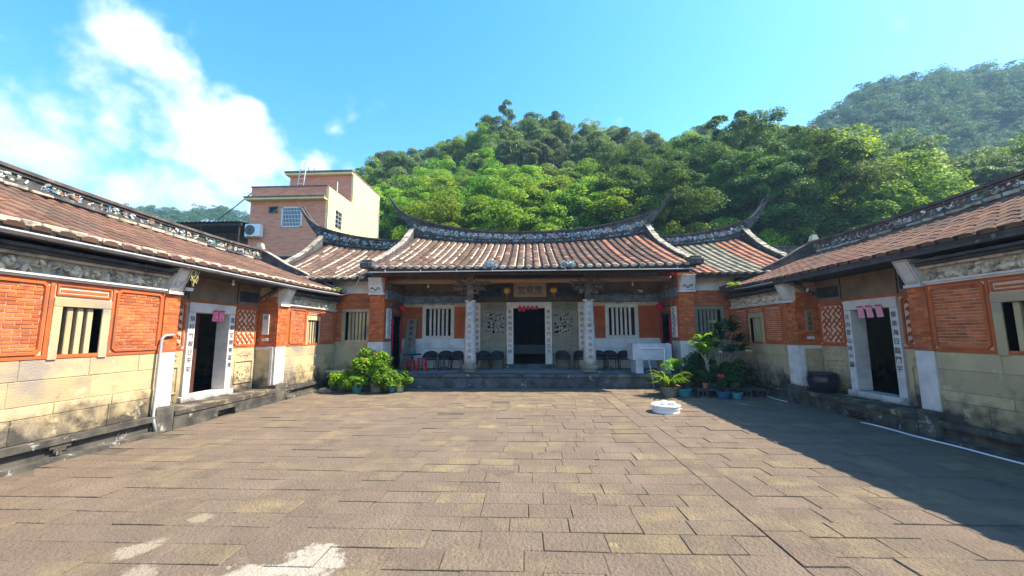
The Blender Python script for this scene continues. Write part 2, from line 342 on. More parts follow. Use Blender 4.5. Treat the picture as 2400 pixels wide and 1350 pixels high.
def writing(name, chars, size, step, origin, right, up, mt, parent, bold=.0, horizontal=False):
    """inked characters as a flat mesh on a face; origin = centre of first character"""
    right = Vector(right); up = Vector(up); nrm = right.cross(up); MBx = MB()
    for i, ch in enumerate(chars):
        cu = bpy.data.curves.new('glyph', 'FONT'); cu.body = ch; cu.size = size; cu.align_x = 'CENTER'; cu.align_y = 'CENTER'; cu.offset = bold*size*.9; cu.resolution_u = 2
        t = bpy.data.objects.new('glyph', cu); COL.objects.link(t); bpy.context.view_layer.update()
        dg = bpy.context.evaluated_depsgraph_get(); me = bpy.data.meshes.new_from_object(t.evaluated_get(dg))
        c = Vector(origin) + (right if horizontal else -up)*step*i
        if len(me.vertices):
            xs = [v.co.x for v in me.vertices]; ys = [v.co.y for v in me.vertices]; ox, oy = (min(xs)+max(xs))/2, (min(ys)+max(ys))/2
            MBx.add([c + right*(v.co.x-ox) + up*(v.co.y-oy) + nrm*.004 for v in me.vertices], [tuple(p.vertices) for p in me.polygons])
        bpy.data.objects.remove(t); bpy.data.meshes.remove(me); bpy.data.curves.remove(cu)
    return obj(name, MBx, mt, parent)

# ---------------------------------------------------------------- ground, hills
def interp(t, u): return np.interp(u, [a for a, b in t], [b for a, b in t])
H1 = [(-3, .05), (-1.2, .14), (-.75, .2), (-.476, .43), (-.3, .485), (-.137, .54), (0, .56), (.12, .54), (.19, .555), (.3, .51), (.42, .50), (.56, .53), (.75, .5), (1.0, .42), (1.6, .3), (3, .1)]
H2 = [(-3, 0), (.5, 0), (.66, .30), (.75, .52), (.80, .585), (.93, .645), (1.07, .668), (1.2, .676), (1.32, .69), (2, .70), (4, .3)]
H3 = [(-4, .2), (-2, .36), (-1.13, .352), (-.95, .338), (-.85, .35), (-.766, .325), (-.5, .2), (-.2, 0), (3, 0)]
def sst(y, a, b):
    t = np.clip((y-a)/(b-a), 0, 1); return t*t*(3-2*t)
def terrain(x, y):
    x = np.asarray(x, float); y = np.asarray(y, float); yy = np.maximum(y, 6.0); u = x/yy
    z1 = np.maximum(0, 1.65+75*interp(H1, u)-9)*sst(y, 21, 76)*(1-.4*sst(y, 80, 160))
    z2 = np.maximum(0, 1.65+140*interp(H2, u)-8)*sst(y, 42, 142)*(1-.4*sst(y, 150, 300))
    z3 = np.maximum(0, 1.65+170*interp(H3, u)-7)*sst(y, 75, 172)*(1-.4*sst(y, 180, 320))
    return np.maximum(np.maximum(z1, z2), z3)
xs = np.concatenate([np.linspace(-460, -320, 4), np.arange(-300, 301, 6.0), np.linspace(320, 460, 4)])
ys = np.concatenate([np.linspace(-400, -60, 8), np.arange(-50, 331, 6.0), np.linspace(350, 460, 4)])
GX, GY = np.meshgrid(xs, ys); GZ = terrain(GX, GY) - .12
V = np.stack([GX.ravel(), GY.ravel(), GZ.ravel()], 1); nx = len(xs)
F = [(j*nx+i, j*nx+i+1, (j+1)*nx+i+1, (j+1)*nx+i) for j in range(len(ys)-1) for i in range(nx-1)]
g = obj('ground', soup('ground', V, F, [m_soil]), m_soil, smooth=True); g['kind'] = 'structure'

# ---------------------------------------------------------------- courtyard paving
court = obj('courtyard', MB().box(-6.6, 6.6, -3.0, 12.3, -.10, -.009), m_joint); court['kind'] = 'structure'
NL, NW = .56, .27
pv = [cmesh('paving_stone', NL, NW, .08, .004, .004, m_pave) for _ in range(5)] + [cmesh('paving_stone', NL, NW, .08, .004, .004, m_pave2) for _ in range(2)]
slots = []
def row_fill(xa, xb, y0, y1, stagger):
    x = xa
    first = True
    while x < xb-.02:
        l = rnd.uniform(.40, .62)
        if first: l *= stagger; first = False
        if xb-(x+l) < .25: l = xb-x
        slots.append((x, x+l, y0, y1)); x += l
y = -1.0; k = 0
while y < 12.0:
    d = rnd.choice((.25, .27, .27, .28, .30))
    if y+d > 11.9: d = 12.03-y
    for xa, xb in ((-6.28, -2.26), (-1.93, 1.93), (2.26, 6.28)): row_fill(xa, xb, y, y+d, .55+.45*((k*7+int(xa)) % 3)/2)
    y += d; k += 1
for xa in (-2.26, 1.93):
    y = -1.0
    while y < 12.0:
        l = rnd.uniform(.45, .66)
        if y+l > 11.8: l = 12.03-y
        slots.append((xa, xa+.33, y, y+l)); y += l
def onscreen(s):
    x, y = (s[0]+s[1])/2, s[3]; return y > 2.55 and abs(x) < 1.36*y
slots.sort(key=lambda s: (not onscreen(s), s[2]))
restm = MB()
for i, (x0, x1, y0, y1) in enumerate(slots):
    gap = rnd.choice((.004, .006, .008))
    tilt = (rnd.gauss(0, .004), rnd.gauss(0, .003), rnd.gauss(0, .004)); top = rnd.gauss(0, .0035)
    pale = rnd.random() < (.14 if (abs(x0) < 1.8 and 3 < y0 < 8) else .4 if y0 > 8.6 and abs(x0) < 4 else .03)
    if i < 300:
        me = pv[rnd.randrange(5, 7) if pale else rnd.randrange(5)]
        lx, ly = (x1-x0-gap), (y1-y0-gap)
        piece('paving_stone', me, court, ((x0+x1)/2, (y0+y1)/2, -.04+top), (lx/NL, ly/NW, 1), tilt)
    else:
        restm.cur = 1 if pale else 0
        restm.cbox(x0+gap/2, x1-gap/2, y0+gap/2, y1-gap/2, -.08+top, top, .004, .003)
obj('far_paving', restm, [m_pave, m_pave2], court, kind='stuff')

# ---------------------------------------------------------------- roofs: shared tile pieces
def tile_mesh(name, wdt, lng, hgt, mt, n=5):
    """arched cover tile along +y (downslope is -y), slightly flared, with a butt end"""
    V = []; F = []
    for e, (yy, sc, dz) in enumerate(((-lng/2, 1.02, .007), (lng/2, .985, -.002))):
        for q in range(n):
            t = math.pi*q/(n-1); V.append((-math.cos(t)*wdt/2*sc, yy, math.sin(t)**.6*hgt*sc+dz))
    for q in range(n-1): F.append((q, q+1, n+q+1, n+q))
    o = len(V); V += [(-wdt/2*1.02, -lng/2, -.01), (wdt/2*1.02, -lng/2, -.01)]
    F.append((o, o+1) + tuple(range(n-1, -1, -1)))
    me = bpy.data.meshes.new(name); me.from_pydata(V, [], F); me.update(); me.materials.append(mt); return me
SHARD_COL = [('shard_white', (.66, .68, .70)), ('shard_blue', (.16, .32, .52)), ('shard_teal', (.14, .38, .36)), ('shard_yellow', (.50, .42, .14)), ('shard_grey', (.34, .36, .38)), ('shard_rose', (.42, .20, .17))]
m_shards = [mat(n, c, tuple(q*.6 for q in c), 20, .25, .45, 0) for n, c in SHARD_COL]
def rosette(mb, c, nrm, r, cols):
    nrm = Vector(nrm).normalized(); a = nrm.orthogonal().normalized(); b = nrm.cross(a); c = Vector(c); ph = rnd.random()*6
    k = rnd.choice((5, 6, 7))
    for i in range(k):
        t = ph+2*math.pi*i/k; d = a*math.cos(t)+b*math.sin(t); e = nrm.cross(d)
        mb.cur = cols[0]; tip = c+d*r+nrm*.02
        mb.add([c+d*r*.2+nrm*.01, c+d*r*.65+e*r*.3+nrm*.035, tip, c+d*r*.65-e*r*.3+nrm*.03], [(0, 1, 2, 3)])
    mb.cur = cols[1]; mb.blob(c+nrm*.02, (r*.25,)*3, 5, 3)
def shards(mb, pts, nrm, spread, n, size, cols=(0, 0, 0, 1, 2, 4, 4, 3)):
    nrm = Vector(nrm).normalized()
    for i in range(n):
        p, up, al = pts(rnd.random()); c = Vector(p)+Vector(up)*rnd.uniform(-spread, spread)
        if rnd.random() < .22: rosette(mb, c, nrm, rnd.uniform(.8, 1.5)*size, (rnd.choice((0, 0, 1, 5, 2)), 3)); continue
        t = rnd.random()*6.28; s1 = size*rnd.uniform(.35, 1.1); s2 = size*rnd.uniform(.2, .55); al_ = Vector(al); up_ = Vector(up)
        a = al_*math.cos(t)+up_*math.sin(t); b = -al_*math.sin(t)+up_*math.cos(t); mb.cur = rnd.choice(cols); o = nrm*rnd.uniform(.006, .03); tl = nrm*rnd.uniform(-.02, .03)
        mb.add([c-a*s1-b*s2+o, c+a*s1-b*s2*.6+o+tl, c+a*s1*.8+b*s2+o+tl, c-a*s1*.7+b*s2*1.1+o], [(0, 1, 2, 3)])

def tile_run(pos, cols, nt, mesh_for, parent, chosen, stuff_mats, tl, lift=.0):
    """lays cover tiles column by column; pos(c, t) gives the roof point, t from eave to ridge"""
    rest = MB()
    for ci, c in enumerate(cols):
        for i in range(nt):
            t0, t1 = i/nt, (i+1)/nt
            p0, p1 = Vector(pos(c, t0)), Vector(pos(c, t1)); Y = (p1-p0); ln = Y.length; Y.normalize()
            X = (Vector(pos(c+.05, (t0+t1)/2))-Vector(pos(c-.05, (t0+t1)/2))).normalized(); Z = X.cross(Y).normalized()
            if Z.z < 0: X = -X; Z = -Z
            X = Y.cross(Z)
            k = ln*1.10/tl; a = rnd.gauss(0, .012); X2 = X*math.cos(a)+Y*math.sin(a)
            o = (p0+p1)/2 + Z*(lift+rnd.gauss(0, .002)) + X*rnd.gauss(0, .004)
            M = Matrix(((X2.x, Y.x*k, Z.x, o.x), (X2.y, Y.y*k, Z.y, o.y), (X2.z, Y.z*k, Z.z, o.z), (0, 0, 0, 1)))
            me = mesh_for(ci, i)
            if chosen(c, i):
                ob = bpy.data.objects.new('roof_tile', me); COL.objects.link(ob); ob.parent = parent; ob.matrix_basis = M
            else:
                rest.cur = stuff_mats.index(me.materials[0]); rest.add([M @ v.co for v in me.vertices], [tuple(p.vertices) for p in me.polygons])
    if rest.v: obj('far_roof_tiles', rest, stuff_mats, parent, kind='stuff')

def arch_frame(mb, f, h0, h1, z0, z1, d, wd=.035, cut=.05):
    """raised moulded ring with clipped corners; f(h, z, depth) -> point"""
    def ring(e, dd):
        a0, a1, b0, b1 = h0+e, h1-e, z0+e, z1-e; c = max(.004, cut-e*.6)
        return [f(*q, dd) for q in ((a0+c, b0), (a1-c, b0), (a1, b0+c), (a1, b1-c), (a1-c, b1), (a0+c, b1), (a0, b1-c), (a0, b0+c))]
    rings = [ring(0, 0), ring(.004, d), ring(wd-.006, d), ring(wd, d*.25)]
    n = 8; vs = [p for r in rings for p in r]
    mb.add(vs, [(i*n+q, i*n+(q+1) % n, (i+1)*n+(q+1) % n, (i+1)*n+q) for i in range(3) for q in range(n)])

def lattice(mb, f, h0, h1, z0, z1, d, p=.105, wd=.034):
    """interlaced diagonal bars clipped to a rectangle"""
    ch, cz = (h0+h1)/2, (z0+z1)/2; q = math.sqrt(.5)
    for fam in (0, 1):
        dx, dz = (q, q) if fam == 0 else (q, -q); nx_, nz_ = (-dz, dx)
        for j in range(-9, 10):
            for i in range(-6, 7):
                a0 = (i*4 + (j % 4) + (2 if fam else 0))*p; a1 = a0 + 3.25*p; off = j*p
                t0, t1 = a0, a1
                for (o, dd, lo, hi) in ((ch+nx_*off, dx, h0+.02, h1-.02), (cz+nz_*off, dz, z0+.02, z1-.02)):
                    ta, tb = (lo-o)/dd, (hi-o)/dd; t0 = max(t0, min(ta, tb)); t1 = min(t1, max(ta, tb))
                if t1-t0 < .03: continue
                cs = []
                for dep in (0, d):
                    for (t, sg) in ((t0, -1), (t1, -1), (t1, 1), (t0, 1)):
                        w2 = wd*(.5 if dep == 0 else .38)
                        cs.append(f(ch+nx_*(off+sg*w2)+dx*t, cz+nz_*(off+sg*w2)+dz*t, dep))
                mb.hexa(cs)

def carved(mb, f, h0, h1, z0, z1, n, size, d):
    """scattered leaf-and-scroll lumps standing off a face"""
    for i in range(n):
        h, z = rnd.uniform(h0, h1), rnd.uniform(z0, z1); s = size*rnd.uniform(.5, 1.2); p = f(h, z, 0); q = f(h, z, 1); nn = (Vector(q)-Vector(p)).normalized()
        a = Vector(f(h+1, z, 0))-Vector(p); rot = Matrix((a, Vector((0, 0, 1)), nn)).transposed() @ Matrix.Rotation(rnd.random()*3.14, 3, 'Z')
        mb.blob(p, (s, s*rnd.uniform(.3, .6), d), 6, 4, rot)

def bricks_in(mb_or_parent, f, h0, h1, z0, z1, rows, ln, me=None, base=(.2, .02, .045), gap=.006, d0=0.0, axis='x', sgn=1):
    """running-bond bricks on a face; as objects when me is given, else into an MB"""
    rh = (z1-z0)/rows
    for r in range(rows):
        h = h0 - (ln*.5 if r % 2 else 0)
        while h < h1-.01:
            a, b = max(h, h0), min(h+ln*rnd.uniform(.94, 1.06), h1); h = b if b > a else h+ln
            if b-a < .025: continue
            zc0, zc1 = z0+r*rh+gap/2, z0+(r+1)*rh-gap/2; out = rnd.uniform(.006, .011)
            if me is not None:
                c = f((a+b)/2, (zc0+zc1)/2, out-.01); sc = ((b-a-gap)/base[0], 1, (zc1-zc0)/base[2])
                piece('brick', me, mb_or_parent, c, sc, (0, 0, math.pi/2 if axis == 'x' else 0))
            else:
                ps = [f(a+gap/2, zc0, -.01), f(b-gap/2, zc0, -.01), f(b-gap/2, zc0, out), f(a+gap/2, zc0, out), f(a+gap/2, zc1, -.01), f(b-gap/2, zc1, -.01), f(b-gap/2, zc1, out), f(a+gap/2, zc1, out)]
                mb_or_parent.hexa(ps)

brick_me = cmesh('brick', .2, .02, .045, .004, .001, m_brick)
block_me = [cmesh('stone_block', 1.0, .10, .30, .007, .003, m_ystone) for _ in range(3)]
base_me = [cmesh('stone_block', 1.0, .10, .20, .010, .005, m_base) for _ in range(3)]
wtile = [tile_mesh('roof_tile', .20, .36, .05, m_tile_w) for _ in range(1)]

# ---------------------------------------------------------------- the two side houses
def side_house(s, label, tint):
    F6 = 6.40
    root = thing('side_house', label, 'house', (s*6.4, 8.1, 0))
    def f(h, z, d): return (s*(F6-d), h, z)              # front face, d towards the courtyard
    def fr(h, z, d): return (s*(6.90-d), h, z)           # recessed door wall
    def bx(mb, u0, u1, y0, y1, z0, z1): return mb.box(s*u0, s*u1, y0, y1, z0, z1)
    def wl_(mb, u0, u1, *a): return mb.walls('x', s*u0, s*u1, *a)
    WIN1 = (4.98, 5.48, 1.33, 2.05); WIN2 = (10.86, 11.46, 1.36, 2.08)
    # shell -------------------------------------------------------------
    mb = MB()
    wl_(mb, F6, 6.62, -2.0, 6.71, 1.35, 2.80, [WIN1]); wl_(mb, F6, 6.62, 9.50, 12.45, 1.35, 2.80, [WIN2])
    wl_(mb, 6.90, 7.15, 6.72, 9.48, 1.35, 2.95, [(7.60, 8.54, 0, 2.14)])
    bx(mb, 6.62, 7.15, 6.45, 6.715, 1.36, 2.9); bx(mb, 6.62, 7.15, 9.49, 9.75, 1.36, 2.9)
    wall = obj('brick_wall', mb, m_mortar, root)
    mb = MB()
    wl_(mb, F6+.006, 6.62, -2.0, 6.70, 0, 1.35); wl_(mb, F6+.006, 6.62, 9.51, 12.45, 0, 1.35)
    wl_(mb, 6.906, 7.15, 6.72, 9.48, 0, 1.35, [(7.60, 8.54, .2, 2)])
    bx(mb, 6.62, 7.15, 6.45, 6.71, 0, 1.36); bx(mb, 6.62, 7.15, 9.495, 9.75, 0, 1.36)
    bx(mb, 11.6, 11.8, -2, 12.4, 0, 2.95); bx(mb, 6.62, 11.6, -2, -1.8, 0, 2.95); bx(mb, 6.63, 11.6, 12.2, 12.4, 0, 2.95); bx(mb, 6.62, 11.6, 3.6, 3.7, 0, 2.9)
    stone = obj('stone_wall', mb, m_ystone, root)
    mb = MB(); q = [(6.45, 2.9), (9.0, 4.05), (11.7, 2.95), (11.7, 2.8), (6.45, 2.8)]; n = 5
    mb.add([(s*u, 12.2, z) for u, z in q]+[(s*u, 12.38, z) for u, z in q], [tuple(range(n))[::-1], tuple(range(n, 2*n))]+[(i, (i+1) % n, n+(i+1) % n, n+i) for i in range(n)]); obj('gable_wall', mb, m_cornice, root)
    obj('floor', bx(MB(), 6.4, 11.6, -2, 12.4, .02, .30), m_base, root)
    # near brick panels: every brick ------------------------------------
    for (a, b) in ((4.02, 4.80), (5.65, 6.40)):
        bricks_in(wall, f, a+.045, b-.045, 1.455, 2.325, 18, .175, brick_me, axis='x', gap=.008)
    bw = MB()
    for (a, b) in ((10.02, 10.76), (11.56, 12.26)): bricks_in(bw, f, a+.04, b-.04, 1.44, 2.30, 17, .17, gap=.013)
    for (a, b) in ((2.6, 3.94),): bricks_in(bw, f, a, b, 1.38, 2.40, 20, .18)
    obj('far_brickwork', bw, m_brick, root, kind='stuff')
    pb = MB()
    def fp(h, z, d): return (s*(F6-.03-d), h, z)
    bricks_in(pb, fp, 6.43, 6.72, 1.36, 2.40, 24, .145, gap=.003); bricks_in(pb, fp, 9.48, 9.88, 1.36, 2.40, 24, .14, gap=.003)
    def fret(h, z, d): return (s*h, 9.485-d, z)
    bricks_in(pb, fret, 6.40, 6.90, 1.36, 2.62, 28, .15, gap=.003)
    obj('pier_brickwork', pb, m_brick, root, kind='stuff')
    obj('brick_pier', MB().box(s*(F6-.028), s*6.45, 6.43, 6.712, 1.36, 2.42), m_frame, root)
    obj('brick_pier', MB().box(s*(F6-.028), s*6.45, 9.488, 9.88, 1.36, 2.42), m_frame, root)
    # mouldings round the panels ----------------------------------------
    def strips(mb, y0, y1, edges, zb, zt):
        for a, b in edges: bx(mb, F6-.016, F6+.02, a, b, zb, zt)
        bx(mb, F6-.013, F6+.02, y0, y1, zt-.045, zt+.02); bx(mb, F6-.013, F6+.02, y0, y1, zb-.02, zb+.03); return mb
    obj('wall_moulding', strips(MB(), 2.6, 6.43, ((3.93, 4.0), (4.82, 4.87), (5.60, 5.635), (6.41, 6.43)), 1.37, 2.41), m_frame, root)
    obj('wall_moulding', strips(MB(), 9.88, 12.45, ((9.88, 10.0), (10.77, 10.80), (11.52, 11.54), (12.28, 12.45)), 1.38, 2.41), m_frame, root)
    for (a, b) in ((4.02, 4.80), (5.65, 6.40), (10.02, 10.76), (11.56, 12.26)): mb = MB(); arch_frame(mb, f, a, b, 1.405, 2.37, .028, .045, .055); obj('panel_moulding', mb, m_frame, root)
    for (a, b, z0, z1) in ((4.89, 5.58, 2.20, 2.355), (10.82, 11.50, 2.22, 2.36)):
        mb = MB(); arch_frame(mb, f, a, b, z0, z1, .02, .03, .012); bx(mb, F6-.006, F6+.01, a+.05, b-.05, z0+.05, z0+.085); obj('panel_moulding', mb, m_frame, root)
    # stone courses ------------------------------------------------------
    def course(y0, y1, z0, z1, me, u, rng_):
        y = y0
        while y < y1-.02:
            l = rnd.uniform(*rng_)
            if y1-(y+l) < .3: l = y1-y
            piece('stone_block', rnd.choice(me), stone, (s*(u+.05), y+l/2, (z0+z1)/2), (l-.006, 1, (z1-z0-.005)/(.30 if me is block_me else .20)), (0, 0, math.pi/2)); y += l
    for (y0, y1) in ((2.6, 6.43), (9.88, 12.45)):
        course(y0, y1, 1.08, 1.35, block_me, F6-.004, (.55, 1.05)); course(y0, y1, .76, 1.08, block_me, F6-.002, (.6, 1.2))
        course(y0, y1, .61, .76, block_me, F6-.012, (.6, 1.3)); course(y0, y1, .30, .61, block_me, F6-.008, (.7, 1.3))
    # foot: ledge, dark feet recess, bottom slab
    for (y0, y1) in ((1.5, 6.43), (9.88, 12.4)):
        mb = MB(); bx(mb, 6.285, 6.45, y0, y1, .215, .298); bx(mb, 6.32, 6.45, y0, y1, .185, .215)
        y = y0+.1
        while y < y1-.3:
            for k, (w2, zz) in enumerate(((.12, .16), (.07, .12), (.03, .07))): bx(mb, 6.305+.004*k, 6.42, y-w2, y+w2, zz, zz+.05)
            y += 1.75
        bx(mb, 6.36, 6.45, y0, y1, .05, .19); bx(mb, 6.235, 6.45, y0, y1, -.01, .055)
        obj('foot_moulding', mb, m_base, root)
    # white pier stones
    for (a, b) in ((6.43, 6.72), (9.48, 9.88)):
        obj('pier_stone', MB().cbox(s*(F6-.035), s*6.5, a, b, .42, 1.355, .006), m_wstone, root)
        obj('pier_base', MB().cbox(s*6.29, s*6.5, a-.02, b+.02, -.01, .418, .012), m_base, root)
    # recess: platform, door, panels ---------------------------------------
    mb = MB(); hole = 7.95
    for (a, b) in ((6.742, hole-.23), (hole+.23, 9.458)): bx(mb, 6.29, 6.9, a, b, -.01, .235)
    bx(mb, 6.29, 6.9, hole-.23, hole+.23, .14, .235)
    plat = obj('porch_base', mb, m_base, root)
    y = 6.742
    for l in (.95, .86, .906):
        obj('porch_slab', MB().cbox(s*6.272, s*6.9, y, y+l-.004, .235, .33, .01, .003), m_ystone, root); y += l
    door = obj('door_frame', MB().cbox(s*6.84, s*7.16, 7.46, 8.68, 2.125, 2.325, .006), m_wstone, root)
    obj('door_jamb', MB().cbox(s*6.845, s*7.155, 7.46, 7.62, .45, 2.121, .006), m_wstone, door)
    obj('door_jamb', MB().cbox(s*6.845, s*7.155, 8.52, 8.68, .45, 2.121, .006), m_wstone, door)
    obj('threshold', MB().cbox(s*6.80, s*7.155, 7.40, 8.74, .331, .447, .008), m_wstone, door)
    for (a, b) in ((6.76, 7.42), (8.74, 9.45)):
        mb = MB(); arch_frame(mb, fr, a, b, 1.39, 2.31, .03, .05, .06); lm_ = obj('lattice_moulding', mb, m_frame, root)
        obj('lattice_field', bx(MB(), 6.893, 6.91, a+.02, b-.02, 1.41, 2.29), m_mortar, lm_)
        mb = MB(); lattice(mb, fr, a+.05, b-.05, 1.44, 2.26, .026); obj('brick_lattice', mb, m_frame, lm_, kind='stuff')
        mbc = MB(); bx(mbc, 6.885, 6.93, a-.02, b+.01, .34, 1.345)
        arch_frame(mbc, lambda h, z, d: fr(h, z, d+.016), a+.06, b-.06, .52, 1.06, .022, .035, .012)
        carved(mbc, lambda h, z, d: fr(h, z, d+.016), a+.17, b-.17, .62, .97, 26, .05, .022)
        carved(mbc, lambda h, z, d: fr(h, z, d+.016), a+.10, b-.10, 1.16, 1.26, 22, .035, .016)
        carved(mbc, lambda h, z, d: fr(h, z, d+.016), a+.1, b-.1, .38, .46, 10, .045, .018)
        obj('carved_stone_panel', mbc, m_ystone, root)
    for (a, b) in ((6.72, 7.455), (8.685, 9.48)): obj('door_wall_band', bx(MB(), 6.875, 6.92, a, b, 2.315, 2.37), m_frame, root); obj('door_wall_band', bx(MB(), 6.882, 6.92, a, b, 1.352, 1.39), m_frame, root)
    obj('door_wall_band', bx(MB(), 6.872, 6.92, 7.457, 8.683, 2.328, 2.372), m_frame, root)
    mb = MB(); bx(mb, 6.87, 6.95, 6.72, 9.48, 2.373, 2.93); obj('lintel_board', mb, m_board, root)
    for (a, b) in ((6.78, 7.38), (8.80, 9.42)): obj('painted_panel', bx(MB(), 6.862, 6.9, a, b, 2.45, 2.70), m_soot, root)
    mb = MB(); bx(mb, 6.858, 6.9, 7.415, 7.435, 2.375, 2.9); bx(mb, 6.858, 6.9, 8.72, 8.74, 2.375, 2.9); bx(mb, 6.2, 6.9, 6.73, 9.47, 2.86, 2.90)
    obj('lintel_batten', mb, m_timber, root)
    # far return of the recess: stone panel edge and plaque
    mb = MB(); mb.cbox(s*6.43, s*6.89, 9.465, 9.50, 1.28, 1.356, .004); mb.cbox(s*6.43, s*6.50, 9.465, 9.50, .34, 1.28, .004)
    obj('return_stone', mb, m_wstone, root)
    obj('return_panel', MB().box(s*6.50, s*6.889, 9.476, 9.50, .34, 1.28), m_ystone, root)
    pl = obj('couplet_board', MB().cbox(s*6.56, s*6.73, 9.44, 9.462, 1.66, 2.18, .005), m_wstone if s < 0 else m_tan, root)
    obj('couplet_board', MB().cbox(s*6.56, s*6.73, 9.45, 9.465, 1.50, 1.57, .005), m_wstone, root)
    writing('inscription', '泉' if s < 0 else '忠孝傳家', .12, .115, (s*6.645, 9.439, 2.09), (1, 0, 0), (0, 0, 1), m_ink, root)
    # couplets on the jambs: right = direction in which text reads for a viewer in the court
    rt = (0, 1, 0) if s < 0 else (0, -1, 0)
    txt = ('琅玕竹報日平安', '雲錦花開春富貴') if s < 0 else ('東來海日臨門宇', '北向雲山排戶牖')
    for yy, tx in ((7.54, txt[0]), (8.60, txt[1])):
        writing('inscription', tx, .125, .168, (s*6.842, yy, 1.99), rt, (0, 0, 1), m_ink, door)
    m_leaf = mat('red_brown_door', (.09, .036, .026), (.06, .026, .02), 4, .05, .6, .2, 40, stretch=(6, 6, .6))
    if s < 0: obj('door_leaf', MB().cbox(s*7.17, s*7.21, 7.60, 8.075, .45, 2.13, .006), m_leaf, door)
    # windows ----------------------------------------------------------------
    for (W, fa, fb, nb) in ((WIN1, 4.875, 5.595, 3), (WIN2, 10.805, 11.515, 4)):
        w0, w1, z0, z1 = W
        wf = obj('window', MB().cbox(s*6.375, s*6.6, fa, fb, z1, z1+.125, .006), m_ystone, root)
        obj('window_jamb', MB().cbox(s*6.377, s*6.6, fa, w0, z0, z1, .006), m_ystone, wf); obj('window_jamb', MB().cbox(s*6.377, s*6.6, w1, fb, z0, z1, .006), m_ystone, wf)
        pitch = (w1-w0)/(nb+.55)
        for i in range(nb):
            yc = w0 + (w1-w0)*(i+1)/(nb+1); hw = .036 if nb == 3 else .03
            obj('window_bar', MB().cbox(s*6.42, s*6.49, yc-hw, yc+hw, z0, z1, .008), m_ystone, wf)
    # frieze, cornice, eaves ----------------------------------------------
    for (y0, y1) in ((1.5, 6.42), (9.89, 12.42)):
        mb = MB(); bx(mb, 6.33, 6.45, y0, y1, 2.43, 2.46); bx(mb, 6.355, 6.45, y0, y1, 2.40, 2.43)
        obj('frieze_ledge', mb, m_wstone, root)
        mb = MB(); bx(mb, 6.385, 6.45, y0, y1, 2.46, 2.66)
        nn = int((y1-y0)*9)
        carved(mb, lambda h, z, d: (s*(6.38-d), h, z), max(y0, 3.2)+.1, y1-.08, 2.50, 2.62, nn*2, .06, .05)
        carved(mb, lambda h, z, d: (s*(6.36-d), h, z), max(y0, 3.2)+.1, y1-.08, 2.49, 2.56, nn, .09, .045)
        obj('carved_frieze', mb, m_relief, root)
        for k, (uu_, z0, z1) in enumerate(((6.31, 2.66, 2.70), (6.25, 2.705, 2.745), (6.19, 2.75, 2.79))):
            mb = MB(); bx(mb, uu_, 6.5, y0, y1, z0, z1); obj('cornice_course', mb, m_cornice if k < 1 else m_fascia, root)
    for (a, b, wd) in ((6.45, 6.70, 0), (9.52, 9.86, 0)):
        mb = MB(); mb.hexa([(s*6.33, a, 2.44), (s*6.33, b, 2.44), (s*6.42, b, 2.44), (s*6.42, a, 2.44), (s*6.15, a, 2.84), (s*6.15, b, 2.84), (s*6.42, b, 2.84), (s*6.42, a, 2.84)])
        mb.box(s*6.31, s*6.42, a-.02, b+.02, 2.385, 2.435)
        cb = obj('corbel', mb, m_wstone, root)
        mb = MB()
        def fc(h, z, d): t = (z-2.44)/.40; return (s*(6.33-.18*t-d), h, z)
        for (h0, h1, z0, z1) in ((a+.02, b-.02, 2.46, 2.475), (a+.02, b-.02, 2.805, 2.82), (a+.02, a+.033, 2.475, 2.805), (b-.033, b-.02, 2.475, 2.805)):
            mb.hexa([fc(h0, z0, 0), fc(h1, z0, 0), fc(h1, z0, .008), fc(h0, z0, .008), fc(h0, z1, 0), fc(h1, z1, 0), fc(h1, z1, .008), fc(h0, z1, .008)])
        if s < 0 and a < 7:    # painted lyre-like stroke on the near corbel
            pts = [fc(a+.10+.05*math.cos(t), 2.56+.05*math.sin(t), .006) for t in np.linspace(0.5, 5.6, 10)] + [fc(a+.17, 2.62, .006), fc(a+.21, 2.72, .006), fc(a+.19, 2.78, .006)]
            mb.tube(pts, .006, 5)
        obj('corbel_trim', mb, m_pvc, cb)
    # roof ---------------------------------------------------------------------
    def zb(y): return 4.10 + .0055*(y-10.6)**2
    def pos(c, t):
        y = c; ze = 2.945 + (.05*((y-9)/3)**2 if y > 9 else .0); return (s*(6.05+2.98*t), y, ze+(zb(y)-ze)*t*(.86+.14*t))
    yy = np.arange(-2.0, 12.31, .55)
    mb = MB(); mb.sheet([[pos(c, t) for c in yy] for t in np.linspace(0, 1, 9)])
    mb.sheet([[(s*(6.05+2.98*t), c, pos(c, t)[2]-.045) for c in yy] for t in np.linspace(0, 1, 5)])
    mb.sheet([[(s*9.0, c, zb(c)) for c in yy], [(s*12.0, c, 2.95) for c in yy]])
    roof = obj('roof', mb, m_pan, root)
    cols = np.arange(-1.9, 12.15, .262)
    tile_run(pos, cols, 9, lambda ci, i: wtile[0], roof, lambda c, i: c > 3.55, [m_tile_w], .36, .012)
    # pan tiles between the covers
    mb = MB()
    for c in cols[:-1]:
        for i in range(9):
            a = pos(c+.131, i/9); b = pos(c+.131, (i+1)/9)
            mb.hexa([(a[0], c+.08, a[2]-.01), (a[0], c+.18, a[2]-.01), (b[0], c+.18, b[2]-.01), (b[0], c+.08, b[2]-.01), (a[0], c+.08, a[2]+.022), (a[0], c+.18, a[2]+.022), (b[0], c+.18, b[2]+.004), (b[0], c+.08, b[2]+.004)])
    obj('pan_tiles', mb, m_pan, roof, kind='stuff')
    # mortar lumps / butt ends along the eave
    mb = MB(); y = 2.2
